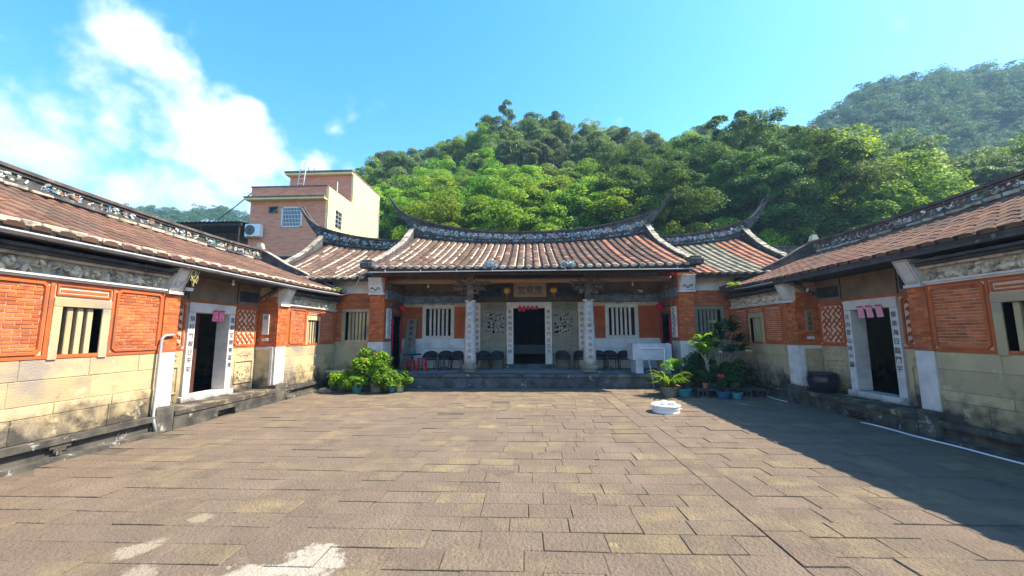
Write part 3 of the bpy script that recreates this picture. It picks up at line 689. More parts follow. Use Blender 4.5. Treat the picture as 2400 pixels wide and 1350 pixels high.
    while y < 12.1:
        l = rnd.uniform(.12, .30); z = pos(y, 0)[2]; hgt = rnd.uniform(.035, .06) if s < 0 else .02
        mb.cbox(s*6.03, s*(6.03+rnd.uniform(.10, .17)), y, y+l*.93, z+.02, z+.045+hgt, .014, .008); y += l
    obj('eave_mortar', mb, m_lime if s < 0 else m_pan, roof, kind='stuff')
    mb = MB(); mb.sheet([[(s*6.07, c, pos(c, 0)[2]-.10) for c in yy], [(s*6.055, c, pos(c, 0)[2]-.005) for c in yy]]); mb.sheet([[(s*6.07, c, pos(c, 0)[2]-.10) for c in yy], [(s*6.5, c, pos(c, 0)[2]-.09) for c in yy]])
    obj('eave_board', mb, m_fascia, roof)
    # ridge: curved band with shard frieze
    def ztop(y): return zb(y) + .34 + .010*max(0, y-10)**2
    yr = np.linspace(-2, 12.32, 40)
    def band(name, w2, lo, hi, mt):
        mb = MB(); mb.loft([[(s*(9.0-w2), y, lo(y)), (s*(9.0+w2), y, lo(y)), (s*(9.0+w2), y, hi(y)), (s*(9.0-w2), y, hi(y))] for y in yr]); return obj(name, mb, mt, ridge_root)
    mb = MB(); mb.loft([[(s*8.87, y, zb(y)-.1), (s*9.13, y, zb(y)-.1), (s*9.13, y, ztop(y)-.06), (s*8.87, y, ztop(y)-.06)] for y in yr])
    ridge_root = obj('ridge', mb, tint, root)
    band('ridge_moulding', .17, lambda y: zb(y)+.02, lambda y: zb(y)+.085, tint); band('ridge_moulding', .16, lambda y: ztop(y)-.115, lambda y: ztop(y)-.075, tint)
    band('ridge_coping', .19, lambda y: ztop(y)-.06, lambda y: ztop(y), m_ridge_r)
    mb = MB()
    def sp(t): y = 3.6+8.5*t; return ((s*8.865, y, (zb(y)+.09+ztop(y)-.12)/2), (0, 0, 1), (0, 1, 0))
    shards(mb, sp, (-s, 0, 0), .06, 190, .05, (0, 4, 4, 6, 6, 6))
    obj('shard_ornament', mb, m_shards+[m_lime], ridge_root, kind='stuff')
    # plaster chunks at the foot of the ridge
    mb = MB(); y = 3.5
    while y < 12.1:
        l = rnd.uniform(.12, .35)
        if rnd.random() < .7: mb.cbox(s*(8.80-rnd.uniform(0, .04)), s*8.88, y, y+l, zb(y)-.03, zb(y)+rnd.uniform(.015, .05), .012, .01)
        y += l+.03
    obj('ridge_foot_mortar', mb, m_lime, ridge_root, kind='stuff')
    # far gable verge with scrolls
    mb = MB(); prof = []
    for i in range(25):
        t = i/24; u = 9.05-3.0*t; z = pos(12.2, max(0, 1-t*1.0))[2]
        hgt = .34*(1-t)**1.4 + .07 + .05*abs(math.sin(t*9))*(1-t)
        prof.append((u, z, hgt))
    mb.loft([[(s*u, 12.18, z-.08), (s*u, 12.40, z-.08), (s*u, 12.40, z+hh), (s*u, 12.18, z+hh)] for u, z, hh in prof])
    v_ = obj('gable_verge', mb, tint, root)
    mb = MB(); mb.loft([[(s*u, 12.15, z+hh), (s*u, 12.43, z+hh), (s*u, 12.43, z+hh+.035), (s*u, 12.15, z+hh+.035)] for u, z, hh in prof]); obj('verge_coping', mb, m_lime if s < 0 else tint, v_)
    mb = MB(); mb.hexa([(s*8.85, 12.2, zb(12.2)+.2), (s*9.2, 12.2, zb(12.2)+.2), (s*9.2, 12.42, zb(12.2)+.2), (s*8.85, 12.42, zb(12.2)+.2), (s*8.98, 12.25, zb(12.2)+.62), (s*9.1, 12.25, zb(12.2)+.62), (s*9.1, 12.4, zb(12.2)+.62), (s*8.98, 12.4, zb(12.2)+.62)])
    obj('ridge_end', mb, m_lime, v_)
    # carved bracket under the eave at the far pier
    mb = MB()
    for k in range(5): mb.blob((s*(6.72-.10*k), 9.40, 2.58+.06*k), (.08, .05, .06), 6, 4)
    obj('eave_bracket', mb, m_carve, root, smooth=True)
    return root

left_house = side_house(-1, 'low brick side house in sunlight with grey downpipe, facing the shaded one', m_ridge)
right_house = side_house(1, 'low brick side house in shade, three pink papers over its door', m_ridge_r)
# conduits and downpipe belong to their houses
mb = MB(); mb.tube([(-6.02, y, 2.885+(.05*((y-9)/3)**2 if y > 9 else 0)) for y in np.linspace(1.5, 11.6, 20)] + [(-5.95, 11.9, 2.90), (-5.75, 12.0, 2.98), (-5.55, 12.0, 3.2), (-5.42, 11.95, 3.42), (-5.25, 11.7, 3.53), (-4.95, 11.42, 3.55)], .017, 8)
obj('cable_conduit', mb, m_pvc, left_house, smooth=True)
mb = MB(); mb.tube([(-6.26, 6.40, .03), (-6.30, 6.37, .25), (-6.32, 6.38, .32), (-6.32, 6.39, 1.56), (-6.32, 6.40, 1.60), (-6.32, 6.43, 1.635), (-6.33, 6.47, 1.65), (-6.34, 6.64, 1.66)], .022, 8)
obj('downpipe', mb, m_pvc, left_house, smooth=True)
mb = MB(); mb.tube([(6.03, 9.7, 2.90), (6.03, 10.8, 2.905), (6.03, 11.5, 2.93)], .016, 6); obj('cable_conduit', mb, m_pvc, right_house, smooth=True)

# ---------------------------------------------------------------- main hall
hall = thing('main_hall', 'central hall with swept swallowtail roof, stone columns and deep shaded porch', 'hall', (0, 14.0, 0))
def gable(mb, x0, x1, pts):
    n = len(pts); mb.add([(x0, y, z) for y, z in pts]+[(x1, y, z) for y, z in pts], [tuple(range(n))[::-1], tuple(range(n, 2*n))]+[(i, (i+1) % n, n+(i+1) % n, n+i) for i in range(n)]); return mb
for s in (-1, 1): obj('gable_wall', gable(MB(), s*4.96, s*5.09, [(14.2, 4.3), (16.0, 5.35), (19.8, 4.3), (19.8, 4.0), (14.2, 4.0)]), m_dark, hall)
# platform
plat = obj('platform', MB().box(-4.95, 4.95, 12.06, 14.2, -.01, .325), m_plat, hall)
pm = [cmesh('platform_block', 1.2, .14, .30, .012, .006, m_plat) for _ in range(3)]
pt = [cmesh('platform_slab', 1.2, .5, .10, .014, .006, m_plat) for _ in range(3)]
x = -4.95
while x < 4.9:
    l = rnd.uniform(.9, 1.5)
    if 4.95-(x+l) < .5: l = 4.95-x
    piece('platform_slab', rnd.choice(pt), plat, (x+l/2, 12.26, .377), ((l-.006)/1.2, 1, 1)); x += l
x = -4.95
while x < 4.9:
    l = rnd.uniform(.9, 1.6)
    if 4.95-(x+l) < .5: l = 4.95-x
    piece('platform_block', rnd.choice(pm), plat, (x+l/2, 12.12, .16), ((l-.008)/1.2, 1, 1.05)); x += l
obj('porch_floor', MB().box(-4.95, 4.95, 12.515, 14.3, .30, .43), mat('porch_floor_stone', (.27, .275, .28), (.20, .205, .21), 3, .05, .85, .3, 40), hall)
# front wall with openings
DOOR = (-.58, .58, .4, 2.60)
WN = [(a, b, 1.60, 2.60) for a, b in ((-3.83, -2.90), (2.90, 3.83))]; LT = [(a, b, 1.68, 2.41) for a, b in ((-1.58, -.92), (.92, 1.58))]
mb = MB().walls('y', 14.2, 14.48, -4.74, 4.74, .3, 4.6, [DOOR]+WN+LT)
hw = obj('hall_wall', mb, m_mortar, hall)
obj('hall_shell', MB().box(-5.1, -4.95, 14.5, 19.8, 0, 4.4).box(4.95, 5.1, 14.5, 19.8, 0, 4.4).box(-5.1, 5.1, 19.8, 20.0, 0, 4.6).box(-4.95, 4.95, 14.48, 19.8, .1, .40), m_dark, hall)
def fh(h, z, d): return (h, 14.2-d, z)
for s in (-1, 1):
    # white dado blocks
    mb = MB(); lo, hi = sorted((s*2.04, s*4.72))
    for (z0, z1, n) in ((.43, .78, 3), (.785, 1.13, 4), (1.135, 1.49, 3)):
        st = (hi-lo)/n
        for i in range(n): obj('dado_block', MB().cbox(lo+i*st+.002, lo+(i+1)*st-.002, 14.165, 14.22, z0, z1-.003, .005), m_white, hall)
    # brick fields
    for (a, b) in ((2.06, 2.80), (3.94, 4.70)):
        a, b = sorted((s*a, s*b)); mf = MB(); ml = MB(); arch_frame(mf, fh, a, b, 1.50, 2.665, .03, .05, .012); mf.box(a+.03, b-.03, 14.185, 14.21, 1.53, 2.63)
        lattice(ml, lambda h, z, d: fh(h, z, d+.016), a+.06, b-.06, 1.56, 2.60, .012, .085, .03)
        bp_ = obj('brick_panel', mf, m_frame, hall); obj('brick_lattice', ml, m_frame, bp_, kind='stuff')
    # window
    a, b = sorted((s*2.90, s*3.83))
    wf = obj('window', MB().cbox(a-.13, b+.13, 14.14, 14.4, 2.60, 2.735, .006), m_wstone, hall)
    for (p, q) in ((a-.13, a), (b, b+.13)): obj('window_jamb', MB().cbox(p, q, 14.143, 14.4, 1.58, 2.60, .006), m_wstone, wf)
    obj('window_sill', MB().cbox(a-.13, b+.13, 14.143, 14.4, 1.49, 1.58, .006), m_wstone, wf)
    for i in range(5):
        xc = a+(b-a)*(i+1)/6; obj('window_bar', MB().cbox(xc-.042, xc+.042, 14.2, 14.28, 1.58, 2.60, .012), m_wstone, wf)
    # strip of painted plaster, blue beam, dark board above
    lo, hi = sorted((s*2.04, s*4.72))
    obj('frieze_strip', MB().cbox(lo, hi, 14.13, 14.2, 2.738, 2.80, .006), m_relief, hall)
    mb = MB(); mb.cbox(lo, hi, 14.02, 14.2, 2.81, 3.06, .012); obj('painted_beam', mb, m_blue, hall)
    mb = MB(); mb.cbox(lo, hi, 13.96, 14.2, 3.065, 3.12, .01); carved(mb, lambda h, z, d: (h, 14.0-d, z), lo+.1, hi-.1, 3.12, 3.2, 30, .07, .05); obj('carved_beam', mb, m_carve, hall)
    obj('ceiling_board', MB().box(lo, hi, 14.15, 14.2, 3.10, 4.3), m_board, hall)
    # pilaster with couplet
    lo, hi = sorted((s*1.79, s*2.03))
    pil = obj('pilaster', MB().cbox(lo, hi, 14.10, 14.22, .5, 2.80, .006), m_wstone, hall)
    writing('inscription', '天光恭文運書經物' if s < 0 else '心鹿清家居從青友', .14, .215, ((lo+hi)/2, 14.098, 2.60), (1, 0, 0), (0, 0, 1), m_inkw if s > 0 else m_ink, pil)
    # carved grey-green stone of the middle bay
    lo, hi = sorted((s*.835, s*1.785)); a, b = sorted((s*.92, s*1.58)); a -= .01; b += .01
    mg = MB(); y0 = 14.155
    for (z0, z1) in ((.43, .62), (.625, .98), (.985, 1.22), (1.225, 1.56)): mg.cbox(lo, hi, y0, 14.21, z0, z1-.004, .008)
    mg.box(lo, a, y0, 14.21, 1.56, 2.50); mg.box(b, hi, y0, 14.21, 1.56, 2.50); mg.box(a, b, y0, 14.21, 1.56, 1.67); mg.box(a, b, y0, 14.21, 2.42, 2.50)
    mg.cbox(lo, hi, y0, 14.21, 2.504, 2.80, .008)
    arch_frame(mg, lambda h, z, d: (h, y0-d, z), lo+.03, hi-.03, 1.60, 2.48, .025, .05, .008)
    fq = lambda h, z, d: (h, y0-d, z)
    carved(mg, fq, lo+.08, hi-.08, 2.56, 2.74, 40, .06, .03); carved(mg, fq, lo+.08, hi-.08, 1.30, 1.45, 30, .06, .02); carved(mg, fq, lo+.08, hi-.08, .70, .9, 34, .06, .02); carved(mg, fq, lo+.1, hi-.1, 1.05, 1.15, 16, .06, .015)
    obj('carved_stone_wall', mg, m_gstone, hall)
    mg = MB(); nx_ = 9
    for i in range(nx_):
        for j in range(10):
            if rnd.random() < .12: continue
            cx_, cz_ = a+(b-a)*(i+.5)/nx_+rnd.gauss(0, .012), 1.68+.73*(j+.5)/10+rnd.gauss(0, .012)
            rot = Matrix.Rotation(math.pi/2, 3, 'X') @ Matrix.Rotation(rnd.random()*3, 3, 'Z')
            mg.blob((cx_, 14.19, cz_), (rnd.uniform(.05, .075), rnd.uniform(.022, .042), .045), 6, 4, rot)
    for i in range(1, 5): z = 1.68+.73*i/5; mg.box(a, b, 14.2, 14.23, z-.012, z+.012)
    obj('openwork_window', mg, mat('grey_carving', (.44, .43, .39), (.30, .295, .26), 12, .2, .9, .3, 60), hall)
# door surround
dr = obj('door_frame', MB().cbox(-.825, .825, 14.08, 14.5, 2.60, 2.815, .006), m_wstone, hall)
for s in (-1, 1):
    lo, hi = sorted((s*.58, s*.825)); obj('door_jamb', MB().cbox(lo, hi, 14.085, 14.5, .57, 2.597, .006), m_wstone, dr)
    writing('inscription', '章明論理合古今觀' if s < 0 else '豫兆科名門庭生色', .15, .205, ((lo+hi)/2, 14.082, 2.46), (1, 0, 0), (0, 0, 1), m_ink, dr)
obj('threshold', MB().cbox(-.90, .90, 13.98, 14.5, .43, .568, .01), m_plat, dr)
mb = MB(); mb.box(-2.04, 2.04, 14.14, 14.2, 2.82, 4.4)
obj('lintel_board', mb, mat('brown_board', (.10, .075, .06), (.07, .055, .048), 3, .05, .8, .2, 40), hall)
for s in (-1, 1):
    lo, hi = sorted((s*1.02, s*1.75)); obj('painted_panel', MB().cbox(lo, hi, 14.12, 14.15, 3.02, 3.36, .006), m_soot, hall)
# columns
for s in (-1, 1):
    cx_ = s*1.94; cy_ = 12.65
    mb = MB(); prof = [(.205-.055*t-.012*math.sin(t*3.1)*-1*.5, .67+2.05*t) for t in np.linspace(0, 1, 9)]
    mb.lathe(prof, (cx_, cy_, 0), 24); colm = obj('column', mb, m_col, hall, smooth=True)
    mb = MB(); mb.lathe([(.20, .43), (.235, .44), (.235, .48), (.21, .50), (.25, .535), (.275, .59), (.265, .635), (.225, .67), (.20, .675)], (cx_, cy_, 0), 24); obj('column_base', mb, m_gstone, colm, smooth=True)
    mb = MB(); mb.lathe([(.15, 2.70), (.185, 2.72), (.185, 2.76), (.12, 2.78)], (cx_, cy_, 0), 20); obj('column_capital', mb, m_wstone, colm)
    w = writing('inscription', '文印玉書世守從自修' if s < 0 else '川岳奇韻望高泰雲翔', .135, .20, (cx_, cy_-.2, 2.52), (1, 0, 0), (0, 0, 1), m_ink, colm)
    for v in w.data.vertices:
        dx = v.co.x-cx_; t = (v.co.z-.67)/2.05; rr_ = .205-.055*t+.006*math.sin(t*3.1)+.003; v.co.y = cy_-math.sqrt(max(0, rr_**2-dx*dx))
    mb = MB(); mb.box(cx_-.10, cx_+.10, cy_-.1, cy_+.1, 2.77, 3.55)
    for sg in (-1, 1):
        for (w2, z0, z1) in ((.62, 3.24, 3.50), (.50, 3.06, 3.22), (.30, 2.96, 3.05)):
            a, b = sorted((cx_+sg*.09, cx_+sg*w2)); mb.cbox(a, b, cy_-.07, cy_+.07, z0+.05, z1-.03, .015)
            carved(mb, lambda h, z, d: (h, cy_-.07-d, z), a, b, z0, z1, int(26*w2), .065, .05)
        mb.blob((cx_, cy_-.16, 3.0+.2*sg), (.09, .1, .09), 8, 5)
    obj('bracket_set', mb, m_carve, colm)
    mb = MB(); mb.cbox(cx_-.06, cx_+.06, cy_+.1, 14.1, 2.95, 3.2, .01); obj('tie_beam', mb, m_timber, colm)
# purlins, porch ceiling
mb = MB(); mb.tube([(-4.72, 12.65, 3.42), (0, 12.65, 3.42), (4.72, 12.65, 3.42)], .088, 12); obj('purlin', mb, m_tan, hall, smooth=True)
mb = MB(); mb.tube([(-4.9, 11.85, 3.56), (0, 11.85, 3.55), (4.9, 11.85, 3.56)], .06, 10); obj('purlin', mb, m_timber, hall, smooth=True)
mb = MB(); mb.tube([(-4.72, 13.5, 3.86), (4.72, 13.5, 3.86)], .085, 10); obj('purlin', mb, m_tan, hall, smooth=True)
# end piers, inner side walls with doorways
for s in (-1, 1):
    def bx(mb, a, b, *r): return mb.box(s*a, s*b, *r)
    mb = MB(); bx(mb, 4.72, 5.20, 12.31, 12.80, 1.42, 3.6); mb.walls('x', s*4.72, s*4.97, 12.80, 14.2, 1.42, 3.9, [(13.08, 13.86, .4, 2.30)])
    pw = obj('brick_pier', mb, m_frame, hall)
    pb = MB(); bricks_in(pb, lambda h, z, d: (s*h, 12.31-d, z), 4.725, 5.195, 1.43, 2.94, 34, .16, gap=.003); bricks_in(pb, lambda h, z, d: (s*(4.72-d), h, z), 12.32, 13.0, 1.43, 2.94, 34, .16, gap=.003)
    obj('pier_brickwork', pb, m_brick, hall, kind='stuff')
    mb = MB(); mb.cbox(s*4.70, s*5.22, 12.28, 12.82, -.01, 1.415, .01); mb.walls('x', s*4.70, s*4.97, 12.82, 14.2, .3, 1.415, [(13.08, 13.86, .4, 2.30)])
    obj('pier_stone', mb, m_wstone, hall)
    # white plaque box on top of pier
    mb = MB(); mb.hexa([(s*4.74, 12.24, 3.0), (s*5.2, 12.24, 3.0), (s*5.2, 12.32, 3.0), (s*4.74, 12.32, 3.0), (s*4.74, 12.02, 3.48), (s*5.2, 12.02, 3.48), (s*5.2, 12.32, 3.48), (s*4.74, 12.32, 3.48)]); bx(mb, 4.71, 5.23, 12.2, 12.33, 2.945, 2.995)
    cb = obj('corbel', mb, m_white, hall)
    def fc(h, z, d): t = (z-3.0)/.48; return (s*h, 12.24-.22*t-d, z)
    mb = MB()
    for (h0, h1, z0, z1) in ((4.75, 5.19, 3.02, 3.05), (4.75, 5.19, 3.43, 3.46), (4.75, 4.78, 3.05, 3.43), (5.16, 5.19, 3.05, 3.43)):
        mb.hexa([fc(h0, z0, 0), fc(h1, z0, 0), fc(h1, z0, .025), fc(h0, z0, .025), fc(h0, z1, 0), fc(h1, z1, 0), fc(h1, z1, .025), fc(h0, z1, .025)])
    obj('corbel_frame', mb, m_white, cb)
    mb = MB()
    for i in range(9): t = i/8; mb.blob(fc(4.84+.27*t, 3.12+.04*math.sin(t*9), .012), (.03, .015, .02), 5, 3)
    obj('corbel_motif', mb, m_fascia, cb)
    # white scroll plaque on the inner face
    pl = obj('scroll_plaque', MB().cbox(s*4.675, s*4.72, 12.50, 12.90, 1.52, 2.52, .006), m_white, hall)
    mb = MB()
    for i in range(26):
        zz = 1.6+.85*i/25; yy_ = 12.70+.07*math.sin(i*1.3)+rnd.gauss(0, .02); mb.blob((s*4.672, yy_, zz), (.012, rnd.uniform(.015, .05), rnd.uniform(.015, .045)), 6, 3)
    obj('plaque_drawing', mb, m_blue if s < 0 else m_ridge_r, pl)
    # doorway trim
    mb = MB(); mb.cbox(s*4.69, s*4.99, 13.0, 13.94, 2.30, 2.40, .006); mb.cbox(s*4.69, s*4.99, 13.0, 13.08, .43, 2.30, .006); mb.cbox(s*4.69, s*4.99, 13.86, 13.94, .43, 2.30, .006); obj('side_doorway', mb, m_ridge_r, hall)
    mb = MB(); bx(mb, 4.64, 4.72, 12.35, 14.15, 2.82, 3.10); obj('painted_beam', mb, m_blue, hall)
    mb = MB(); bx(mb, 4.66, 4.72, 12.85, 14.1, 2.56, 2.72); obj('carved_beam', mb, m_carve, hall)
    mb = MB(); carved(mb, lambda h, z, d: (s*(4.72-d), h, z), 12.4, 14.0, 3.14, 3.40, 60, .08, .07); obj('bracket_set', mb, m_carve, hall)

# curved roofs ---------------------------------------------------------------
def swallow_roof(root, pos, x0, x1, ye, yr, ze_f, zr_f, cols, nt, mesh_for, chosen, mats, horns, verges, topf, shard_n, shard_cols, side=1, wash=None, point_p=.0, wmax=9e9):
    xs_ = np.linspace(x0, x1, 33)
    mb = MB(); mb.sheet([[pos(c, t) for c in xs_] for t in np.linspace(0, 1, 10)]); mb.sheet([[(c, pos(c, t)[1], pos(c, t)[2]-.05) for c in xs_] for t in np.linspace(0, 1, 6)])
    mb.sheet([[(c, yr, zr_f(c)) for c in xs_], [(c, yr+4.4, ze_f(c)+.2) for c in xs_]])
    roof = obj('roof', mb, m_pan, root)
    tile_run(pos, cols, nt, mesh_for, roof, chosen, mats, .36, .012)
    mbp = MB(); mw = MB()
    for c in cols:
        for i in range(nt):
            a = pos(c+.131, i/nt); b = pos(c+.131, (i+1)/nt)
            mbp.hexa([(c+.09, a[1], a[2]-.01), (c+.17, a[1], a[2]-.01), (c+.17, b[1], b[2]-.01), (c+.09, b[1], b[2]-.01), (c+.09, a[1], a[2]+.018), (c+.17, a[1], a[2]+.018), (c+.17, b[1], b[2]+.004), (c+.09, b[1], b[2]+.004)])
        if c < wmax and rnd.random() < point_p:
            i0 = rnd.choice((0, 0, 0, 2, 4)); i1 = rnd.choice((nt, nt, nt, nt-3))
            for i in range(i0, i1):
                if rnd.random() < .05: continue
                a = pos(c+.105, i/nt); b = pos(c+.105, (i+rnd.uniform(.9, 1.02))/nt); w2 = rnd.uniform(.008, .016)
                mw.hexa([(c+.088, a[1], a[2]), (c+.105+w2, a[1], a[2]), (c+.105+w2, b[1], b[2]), (c+.088, b[1], b[2]), (c+.082, a[1], a[2]+.055), (c+.095+w2, a[1], a[2]+.04), (c+.095+w2, b[1], b[2]+.035), (c+.082, b[1], b[2]+.05)])
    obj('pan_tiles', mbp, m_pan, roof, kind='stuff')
    if mw.v: obj('lime_pointing', mw, m_lime, roof, kind='stuff')
    # eave: butt caps, fascia
    mb = MB()
    for c in cols:
        p = pos(c, 0); mb.lathe([(.088, 0), (.092, .004), (.06, .02)], (0, 0, 0), 10); k = len(mb.v)
        for j in range(k-30, k): v = mb.v[j]; mb.v[j] = (p[0]+v[0], p[1]-.03-v[2], p[2]+.016+v[1]*.62)
    obj('tile_end_caps', mb, m_lime if point_p > .3 else m_pan, roof, kind='stuff')
    mb = MB(); mb.sheet([[(c, ye+.02, pos(c, 0)[2]-.115) for c in xs_], [(c, ye-.01, pos(c, 0)[2]-.004) for c in xs_]]); mb.sheet([[(c, ye+.02, pos(c, 0)[2]-.115) for c in xs_], [(c, ye+.9, pos(c, 0)[2]+.1) for c in xs_]])
    obj('eave_board', mb, m_timber, roof)
    # ridge
    xr = np.linspace(x0-.03, x1+.03, 41)
    mb = MB(); mb.loft([[(c, yr-.15, zr_f(c)-.12), (c, yr+.15, zr_f(c)-.12), (c, yr+.15, topf(c)-.07), (c, yr-.15, topf(c)-.07)] for c in xr]); ridge = obj('ridge', mb, m_ridge, root)
    def band(nm, w2, lo, hi, mt):
        mb = MB(); mb.loft([[(c, yr-w2, lo(c)), (c, yr+w2, lo(c)), (c, yr+w2, hi(c)), (c, yr-w2, hi(c))] for c in xr]); obj(nm, mb, mt, ridge)
    band('ridge_moulding', .21, lambda c: zr_f(c)+.02, lambda c: zr_f(c)+.07, m_ridge)
    band('ridge_moulding', .19, lambda c: zr_f(c)+.14, lambda c: zr_f(c)+.17, m_ridge); band('ridge_moulding', .185, lambda c: topf(c)-.12, lambda c: topf(c)-.085, m_ridge)
    band('ridge_coping', .22, lambda c: topf(c)-.07, lambda c: topf(c), m_ridge_r)
    mb = MB()
    def sp(t): c = x0+.1+(x1-x0-.2)*t; return ((c, yr-.155, (zr_f(c)+.17+topf(c)-.13)/2), (0, 0, 1), (1, 0, 0))
    shards(mb, sp, (0, -1, 0), .09, shard_n, .06, shard_cols)
    def sp2(t): c = x0+.1+(x1-x0-.2)*t; return ((c, yr-.155, zr_f(c)+.105), (0, 0, 1), (1, 0, 0))
    shards(mb, sp2, (0, -1, 0), .02, shard_n//5, .045, (0, 4, 4, 1))
    obj('shard_ornament', mb, m_shards, ridge, kind='stuff')
    for (xa, xt, zt, sg) in horns:        # forked swallowtail ends
        za = topf(xa); zl = zr_f(xa)
        for fk in (-1, 1):
            rings = []
            for t in np.linspace(0, 1, 12):
                xx = xa + (xt-xa)*(t**.9); zz = za + (zt-za)*(t**1.55); th = (.30*(1-t)**1.05+.03); lowz = zz-th*(1.0+.35*(1-t)); yo = fk*(.06+.16*t); wy = .085*(1-t)+.022
                rings.append([(xx+sg*.06*(1-t), yr+yo-wy, lowz), (xx+sg*.06*(1-t), yr+yo+wy, lowz), (xx, yr+yo+wy, zz), (xx, yr+yo-wy, zz)])
            mb = MB(); mb.loft(rings); obj('swallowtail', mb, m_ridge, ridge)
            mb = MB(); mb.loft([[(a[3][0], a[3][1]-.012, a[3][2]-.004), (a[2][0], a[2][1]+.012, a[2][2]-.004), (a[2][0], a[2][1]+.012, a[2][2]+.02), (a[3][0], a[3][1]-.012, a[3][2]+.02)] for a in rings]); obj('swallowtail_coping', mb, m_ridge_r, ridge)
        mb = MB()
        for i in range(26): mb.blob((xa+sg*rnd.uniform(-.02, .22), yr-.12+rnd.uniform(-.06, .06), zl+rnd.uniform(.0, .55)), (rnd.uniform(.03, .07), .05, rnd.uniform(.03, .07)), 6, 4)
        obj('scroll_ornament', mb, m_ridge, ridge)
    for (xv, sg, cap) in verges:
        ts = np.linspace(-.0, 1, 26); prof = []
        for t in ts:
            p = pos(xv, t); hgt = .12 + .34*max(0, t-.55)**2/.2
            prof.append((p[1], p[2], hgt))
        mb = MB(); mb.loft([[(xv-.10, y, z-.06), (xv+.10, y, z-.06), (xv+.10, y, z+h), (xv-.10, y, z+h)] for y, z, h in prof]); vg = obj('verge', mb, m_ridge, root)
        n = 20
        for i in range(n):
            (ya, za, ha), (yb, zb_, hb) = [tuple(np.interp(q, ts, [p[k] for p in prof]) for k in range(3)) for q in (i/n, (i+.95)/n)]
            mb = MB(); dz = rnd.uniform(.03, .05); x_a, x_b = xv-.125+rnd.uniform(0, .03), xv+.125-rnd.uniform(0, .03)
            mb.hexa([(x_a, ya, za+ha), (x_b, ya, za+ha), (x_b, yb, zb_+hb), (x_a, yb, zb_+hb), (x_a, ya, za+ha+dz), (x_b, ya, za+ha+dz), (x_b, yb, zb_+hb+dz), (x_a, yb, zb_+hb+dz)])
            obj('verge_cap', mb, cap, vg)
        p = pos(xv, 0); obj('verge_foot', MB().cbox(xv-.2, xv+.2, p[1]-.12, p[1]+.16, p[2]-.02, p[2]+.16, .02).cbox(xv-.16, xv+.16, p[1]-.06, p[1]+.2, p[2]+.16, p[2]+.24, .02), m_ridge, vg)
    return roof, ridge

def zeM(x): return 3.66+.05*(x/5)**2
def zrM(x): return 5.44+.38*abs(x/5)**2.2
def posM(c, t): z0 = zeM(c); return (c, 11.5+4.5*t, z0+(zrM(c)-z0)*t*(.82+.18*t))
t_br, t_or, t_gr = [tile_mesh('roof_tile', .20, .36, .05, q) for q in (m_tile, m_tile_o, m_tile_g)]
colsM = np.arange(-4.72, 4.73, .2622)
pickM = [t_or if (c > 2.6 and rnd.random() < .5) else t_br for c in colsM]
roofM, ridgeM = swallow_roof(hall, posM, -4.98, 4.98, 11.5, 16.0, zeM, zrM, colsM, 15,
    lambda ci, i: (t_or if rnd.random() < .06 and colsM[ci] > -2 else pickM[ci]), lambda c, i: i < 8, [m_tile, m_tile_o, m_tile_g],
    [(-4.98, -6.02, 7.62, -1), (4.98, 6.06, 7.58, 1)], [(-4.98, -1, m_verge), (4.98, 1, m_verge)], lambda x: zrM(x)+.52+.34*abs(x/5)**2.6, 620, (0, 0, 0, 1, 2, 1, 4, 3, 5), point_p=.85, wmax=1.0)
mb = MB(); mb.tube([(-4.95, 11.42, 3.55)] + [(x, 11.42, 3.545) for x in np.linspace(-4.6, 4.6, 12)] + [(5.1, 11.42, 3.56)], .017, 8)
for x in np.linspace(-4.4, 4.4, 9): mb.box(x-.012, x+.012, 11.41, 11.46, 3.53, 3.62)
obj('cable_conduit', mb, m_pvc, hall, smooth=False)
for xo in (-1.17, 1.2):
    mb = MB(); mb.cur = 4; mb.cbox(xo-.2, xo+.2, 11.44, 11.56, 3.66, 3.72, .01)
    for i in range(16): rosette(mb, (xo+rnd.uniform(-.17, .17), 11.47+rnd.uniform(-.03, .03), 3.74+rnd.uniform(-.05, .09)), (rnd.uniform(-.3, .3), -1, rnd.uniform(0, .8)), rnd.uniform(.04, .07), (rnd.choice((0, 0, 2, 1)), 3))
    for i in range(10): mb.cur = rnd.choice((0, 4, 2)); mb.blob((xo+rnd.uniform(-.18, .18), 11.5, 3.74+rnd.uniform(-.03, .05)), (.045, .04, .045), 6, 4)
    obj('eave_ornament', mb, m_shards, hall)

